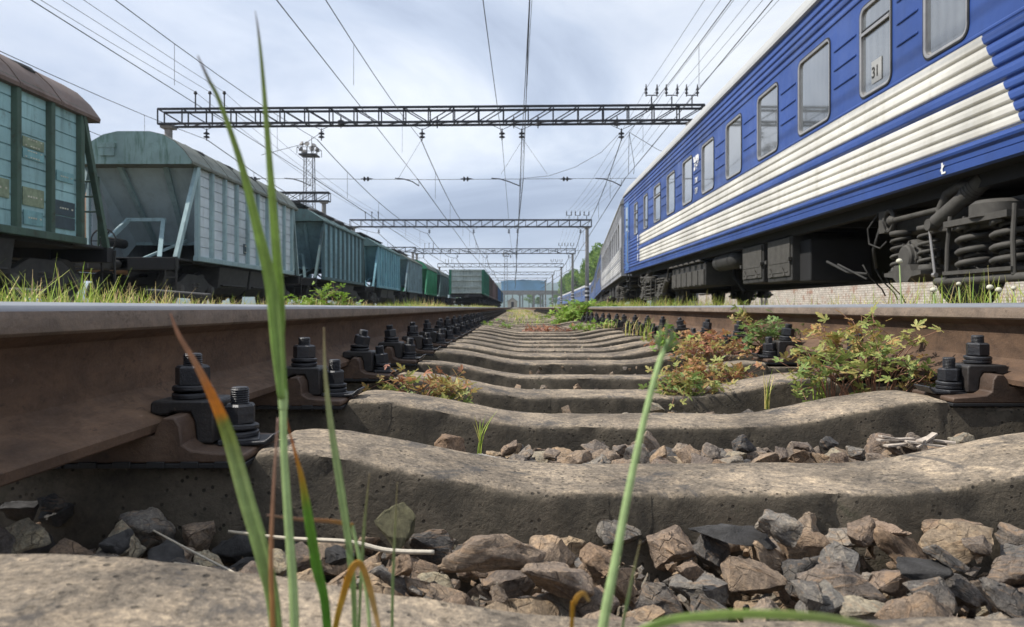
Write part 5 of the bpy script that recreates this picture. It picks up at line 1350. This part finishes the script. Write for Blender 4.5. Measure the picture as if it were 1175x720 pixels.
while y<62: L=rnd.uniform(1.4,1.6); m.box((11.72+rnd.uniform(-.02,.02),y+L/2,.87+rnd.uniform(-.015,.015)),(.55,L-.03,.10)); y+=L
q=m.build('coping',M['postc'],g,bevel=.015); q.location=o
m=MB(); m.box((14.6,30,.6),(5,64,.5)); q=m.build('platform_top',M['earth'],g); q.location=o
# point lever rods beside the train
for k,(px,py) in enumerate(((990,304),(1004,308),(1013,312))):
    m=MB(); m.tube([at(px,py,8.2+.25*k)+Vector((.0,0,.0)),at(px+8,py+14,8.2+.25*k),at(px+22,py+28,8.2+.25*k),at(px+26,py+36,8.2+.25*k)],.008,6)
    o=m.build('point_rod',M['under'],smooth=True); tag(o,['leftmost','middle','rightmost'][k]+' of three thin bent rods left of the bogie under the train','rod','bent rods under the train')
# rusty sleepers ends / short planks in the grass at left
for i,(px,py,Y,w) in enumerate(((30,336,4.6,.16),(205,338,6.2,.5))):
    p=at(px,py,Y); m=MB(); m.box((0,0,0),(w,.14,.05),0,(0.05,.08,.1)); o=m.build('wood_block',M['under'],bevel=.01); o.location=p
    tag(o,['short dark lump lying in the grass at the far left','dark plank lying in the grass below the second wagon'][i],'wood')

# ------------------------------------------------------------------ hills and trees
def sheet(name,xs,ys,fz,mat,kind='structure'):
    m=MB(); n=len(xs); m.add([(x,y,fz(x,y)) for y in ys for x in xs],[(j*n+i,j*n+i+1,(j+1)*n+i+1,(j+1)*n+i) for j in range(len(ys)-1) for i in range(n-1)])
    o=m.build(name,mat,smooth=True); return tag(o,kind=kind)
def m_forest(name,a,b,c,s):
    t=NT(name); co=t.coord(rnd=False); n=t.noise(co,s,8,.7); n2=t.noise(co,s*7,5,.75)
    t.bump(t.math('ADD',n,n2),.9,4); return t.done(t.mix(1,t.ramp(n,[(.3,a),(.5,b),(.7,c)]),t.ramp(n2,[(.3,.6),(.65,1.2)]),'MULTIPLY'),.95,0,.1)
M['forest']=m_forest('distant wooded hill',(.02,.045,.02),(.04,.08,.03),(.07,.11,.045),.012)
M['hillgreen']=m_forest('green hillside',(.06,.11,.03),(.10,.18,.045),(.16,.25,.07),.12)
def far(x,y):
    if y<1900: return -2
    return (86+26*noise.noise(Vector((x*.0012,2.2,y*.0006)))+10*noise.noise(Vector((x*.006,y*.004,1)))-.00003*(x-100)**2*.5)*sstep(1900,2500,y)-2
sheet('far_hills',[-2400+60*i for i in range(81)],[1880+60*i for i in range(16)],far,M['forest'])
def hs(x,y): # hillside right of the railway
    h=23*sstep(14,34,x-.03*(y-200))+8*sstep(40,120,x)
    return -.3+h*sstep(60,150,y)*(1-sstep(330,420,y)*.6)+1.2*noise.noise(Vector((x*.05,y*.05,0)))*sstep(22,30,x)
sheet('hillside',[17+3*i for i in range(80)],[60+8*i for i in range(52)],hs,M['hillgreen'])
M['crown']=m_leaf('spring tree leaves',[(.07,.14,.03),(.14,.24,.045),(.22,.34,.06),(.30,.40,.09)],.3,.6)
M['crown2']=m_leaf('dark tree leaves',[(.04,.09,.025),(.08,.15,.035),(.13,.21,.05),(.18,.26,.07)],.25,.6)
M['bark']=m_plain('grey brown bark',(.10,.08,.06),.9,0,.3,2)
def tree_proto(seed,mat,n=900):
    rnd=random.Random(seed); root=empty('broadleaf_tree'); t=MB()
    t.tube([(0,0,-.5),(.1,0,2),(.0,.1,5),(.15,0,8)],[.30,.22,.16,.06],7); ends=[]
    for k in range(9):
        a=rnd.uniform(0,6.28); z=rnd.uniform(2.2,6.5); L=rnd.uniform(1.6,3.2); e=Vector((math.cos(a)*L,math.sin(a)*L,z+rnd.uniform(.8,2.2))); t.tube([(0,0,z),(e*.5+Vector((0,0,z*.5))),e],[.10,.06,.03],5); ends.append(e)
    t.build('trunk',M['bark'],root,smooth=True)
    cl=[(e,rnd.uniform(1.1,1.8)) for e in ends]+[(Vector((rnd.uniform(-1,1),rnd.uniform(-1,1),8+rnd.uniform(-1,1.5))),rnd.uniform(1.1,1.8)) for _ in range(5)]
    c=MB(); tn=[]
    for i in range(n):
        e,r=cl[i%len(cl)]; d=Vector((rnd.gauss(0,1),rnd.gauss(0,1),rnd.gauss(0,1))).normalized()*r*rnd.uniform(.4,1.05)**.5; p=e+Vector((d.x,d.y,d.z*.75))
        q=Euler((rnd.uniform(0,6),rnd.uniform(0,6),0)).to_matrix(); s=rnd.uniform(.16,.34)
        c.add([q@Vector(v)*s+p for v in ((-1,0,0),(-.3,-.6,.1),(.8,-.3,0),(1,.3,.1),(0,.7,0))],[(0,1,2,3,4)]); tn.append(min(1,max(0,.25+ (i%len(cl))%3*.2+rnd.gauss(0,.18))))
    me=c.mesh('crown',mat,False,False); tone(me,tn); link_mesh('crown',me,root); return root
tp=[tree_proto(1,M['crown']),tree_proto(2,M['crown']),tree_proto(3,M['crown2']),tree_proto(4,M['crown2'])]
KT={}
for c in bpy.data.objects:
    if c.parent and c.parent.name.startswith('broadleaf'): KT.setdefault(c.parent.name,[]).append(c)
rnd=random.Random(12); k=0; TOP=[(630,28),(640,31),(650,36),(670,46),(687,66),(707,76)]
for i in range(95):
    s=rnd.uniform(.7,1.25)
    for _ in range(200):
        y=rnd.uniform(150,335); px=rnd.uniform(632,706); x=(px-VX)*y/F
        if x<17+.03*max(0,y-120): continue
        vt=next((va+(vb-va)*(px-pa)/(pb-pa) for (pa,va),(pb,vb) in zip(TOP[:-1],TOP[1:]) if pa<=px<=pb),100)
        if hs(x,y)+9.3*s<vt*y/F: break
    else: continue
    q=rnd.choice((0,0,1,1,2,3)); o=tp[q] if k in (0,) and q==0 else copy_tree(tp[q],None,KT); k+=1
    o.location=(x,y,hs(x,y)-.2); o.scale=(s,s,s*rnd.uniform(.85,1.1)); o.rotation_euler=(0,0,rnd.uniform(0,6.28))
    d='low on' if x-.035*(y-120)<30 else 'high on'
    tag(o,('pale spring green' if q<2 else 'darker green')+' tree '+d+' the slope beyond the train, '+('nearest part' if y<200 else ('middle part' if y<270 else 'far part')),'tree','trees on the slope beyond the train')
for i in range(22):     # low trees around the footbridge
    x=rnd.choice((rnd.uniform(-60,-8),rnd.uniform(24,60),rnd.uniform(-8,24))); y=rnd.uniform(415,426) if -8<x<24 else rnd.uniform(330,500); o=copy_tree(tp[rnd.choice((0,2,3))],None,KT); s=rnd.uniform(.5,.85); o.location=(x,y,0); o.scale=(s,s,s)
    tag(o,'low leafy tree close to the distant footbridge','tree','trees around the footbridge')
for q in tp:
    if q.location.length<1e-3:
        for c in children(q): bpy.data.objects.remove(c)
        bpy.data.objects.remove(q)
for i,c in enumerate(protos):
    if not used[i]:
        for k in children(c): bpy.data.objects.remove(k)
        bpy.data.objects.remove(c)

# ------------------------------------------------------------------ air
m=MB(); m.box((0,1270,72),(5400,2900,164))
hz=bpy.data.materials.new('air'); hz.use_nodes=True; hn=hz.node_tree; hn.nodes.clear(); ho=hn.nodes.new('ShaderNodeOutputMaterial'); hv=hn.nodes.new('ShaderNodeVolumePrincipled'); hn.links.new(hv.outputs[0],ho.inputs['Volume'])
hv.inputs['Color'].default_value=(.72,.84,1,1); hv.inputs['Density'].default_value=.00032; hv.inputs['Anisotropy'].default_value=.2
tag(m.build('haze',hz),kind='stuff')
# ------------------------------------------------------------------ sky, sun, camera
SUN_EL,SUN_AZ=R(50),R(-92)      # azimuth measured from +Y towards +X: the sun stands at the left, a touch behind
w=bpy.data.worlds.new('World'); sc.world=w; w.use_nodes=True; nt=w.node_tree; nt.nodes.clear()
N=lambda t,**k:(lambda nd:([setattr(nd,a,v) for a,v in k.items()],nd)[1])(nt.nodes.new(t))
out=N('ShaderNodeOutputWorld'); bg=N('ShaderNodeBackground'); nt.links.new(bg.outputs[0],out.inputs[0]); bg.inputs[1].default_value=.10
sky=N('ShaderNodeTexSky',sky_type='NISHITA',sun_disc=False,sun_elevation=SUN_EL,sun_rotation=SUN_AZ,air_density=1.0,dust_density=1.5,ozone_density=1.5)
tc=N('ShaderNodeTexCoord'); sx=N('ShaderNodeSeparateXYZ'); nt.links.new(tc.outputs['Generated'],sx.inputs[0])
def mt(op,a,b=0.0,c=None):
    m=N('ShaderNodeMath',operation=op)
    for i,v in enumerate((a,b)):
        if isinstance(v,(int,float)): m.inputs[i].default_value=v
        else: nt.links.new(v,m.inputs[i])
    return m.outputs[0]
den=mt('ADD',mt('MAXIMUM',sx.outputs[2],0.0),.13)     # project the view direction on a flat cloud layer
cb=N('ShaderNodeCombineXYZ'); nt.links.new(mt('DIVIDE',sx.outputs[0],den),cb.inputs[0]); nt.links.new(mt('DIVIDE',sx.outputs[1],den),cb.inputs[1])
def nz(scale,detail,rough,dist,loc=(0,0,0)):
    mp=N('ShaderNodeMapping'); mp.inputs['Location'].default_value=loc; mp.inputs['Scale'].default_value=(1,.8,1); nt.links.new(cb.outputs[0],mp.inputs[0])
    t=N('ShaderNodeTexNoise'); t.inputs['Scale'].default_value=scale; t.inputs['Detail'].default_value=detail; t.inputs['Roughness'].default_value=rough; t.inputs['Distortion'].default_value=dist; nt.links.new(mp.outputs[0],t.inputs['Vector']); return t.outputs[0]
def rp(fac,pts):
    r=N('ShaderNodeValToRGB'); nt.links.new(fac,r.inputs[0]); el=r.color_ramp.elements
    el[0].position,el[0].color=pts[0][0],pts[0][1]+(1,); el[1].position,el[1].color=pts[-1][0],pts[-1][1]+(1,)
    for p,c in pts[1:-1]: e=el.new(p); e.color=c+(1,)
    return r.outputs[0]
n1=nz(.75,7,.55,.6,(3.1,1.7,0)); n2=nz(.34,3,.5,.3,(7,4,0))
cloud=rp(n1,[(.32,(4.1,4.8,6.3)),(.43,(5.9,6.7,8.2)),(.54,(8.2,8.8,9.9)),(.64,(10.2,10.5,11.0))])
tone_=rp(n2,[(.36,(.78,.80,.84)),(.52,(1.0,1.0,1.0)),(.66,(1.10,1.09,1.07))])
mm=N('ShaderNodeMix',data_type='RGBA',blend_type='MULTIPLY'); mm.inputs[0].default_value=1; nt.links.new(cloud,mm.inputs[6]); nt.links.new(tone_,mm.inputs[7])
side=rp(mt('ADD',mt('MULTIPLY',sx.outputs[0],.55),.5),[(.12,(.66,.70,.78)),(.45,(1,1,1)),(.8,(1.04,1.03,1.0))])   # heavier cloud to the left
m3=N('ShaderNodeMix',data_type='RGBA',blend_type='MULTIPLY'); m3.inputs[0].default_value=1; nt.links.new(mm.outputs[2],m3.inputs[6]); nt.links.new(side,m3.inputs[7])
m2=N('ShaderNodeMix',data_type='RGBA'); m2.inputs[0].default_value=.88; nt.links.new(sky.outputs[0],m2.inputs[6]); nt.links.new(m3.outputs[2],m2.inputs[7]); nt.links.new(m2.outputs[2],bg.inputs[0])
sl=bpy.data.lights.new('sun','SUN'); sl.energy=5.0; sl.angle=R(.6); sl.color=(1,.95,.87); so=bpy.data.objects.new('sun',sl); COL.objects.link(so)
d=Vector((math.sin(SUN_AZ)*math.cos(SUN_EL),math.cos(SUN_AZ)*math.cos(SUN_EL),math.sin(SUN_EL))); so.rotation_euler=d.to_track_quat('Z','Y').to_euler()
cd=bpy.data.cameras.new('camera'); cam=bpy.data.objects.new('camera',cd); COL.objects.link(cam); cam.location=(0,0,0); cam.rotation_euler=(R(90),0,0)
cd.sensor_width=36; cd.sensor_fit='HORIZONTAL'; cd.lens=F/1175*36; cd.clip_start=.02; cd.clip_end=6000
cd.shift_x=(587.5-VX)/1175; cd.shift_y=(VY-360)/1175
cd.dof.use_dof=True; cd.dof.focus_distance=1.5; cd.dof.aperture_fstop=13
sc.camera=cam
sc.view_settings.view_transform='Standard'; sc.view_settings.look='None'; sc.view_settings.exposure=.20; sc.view_settings.gamma=1
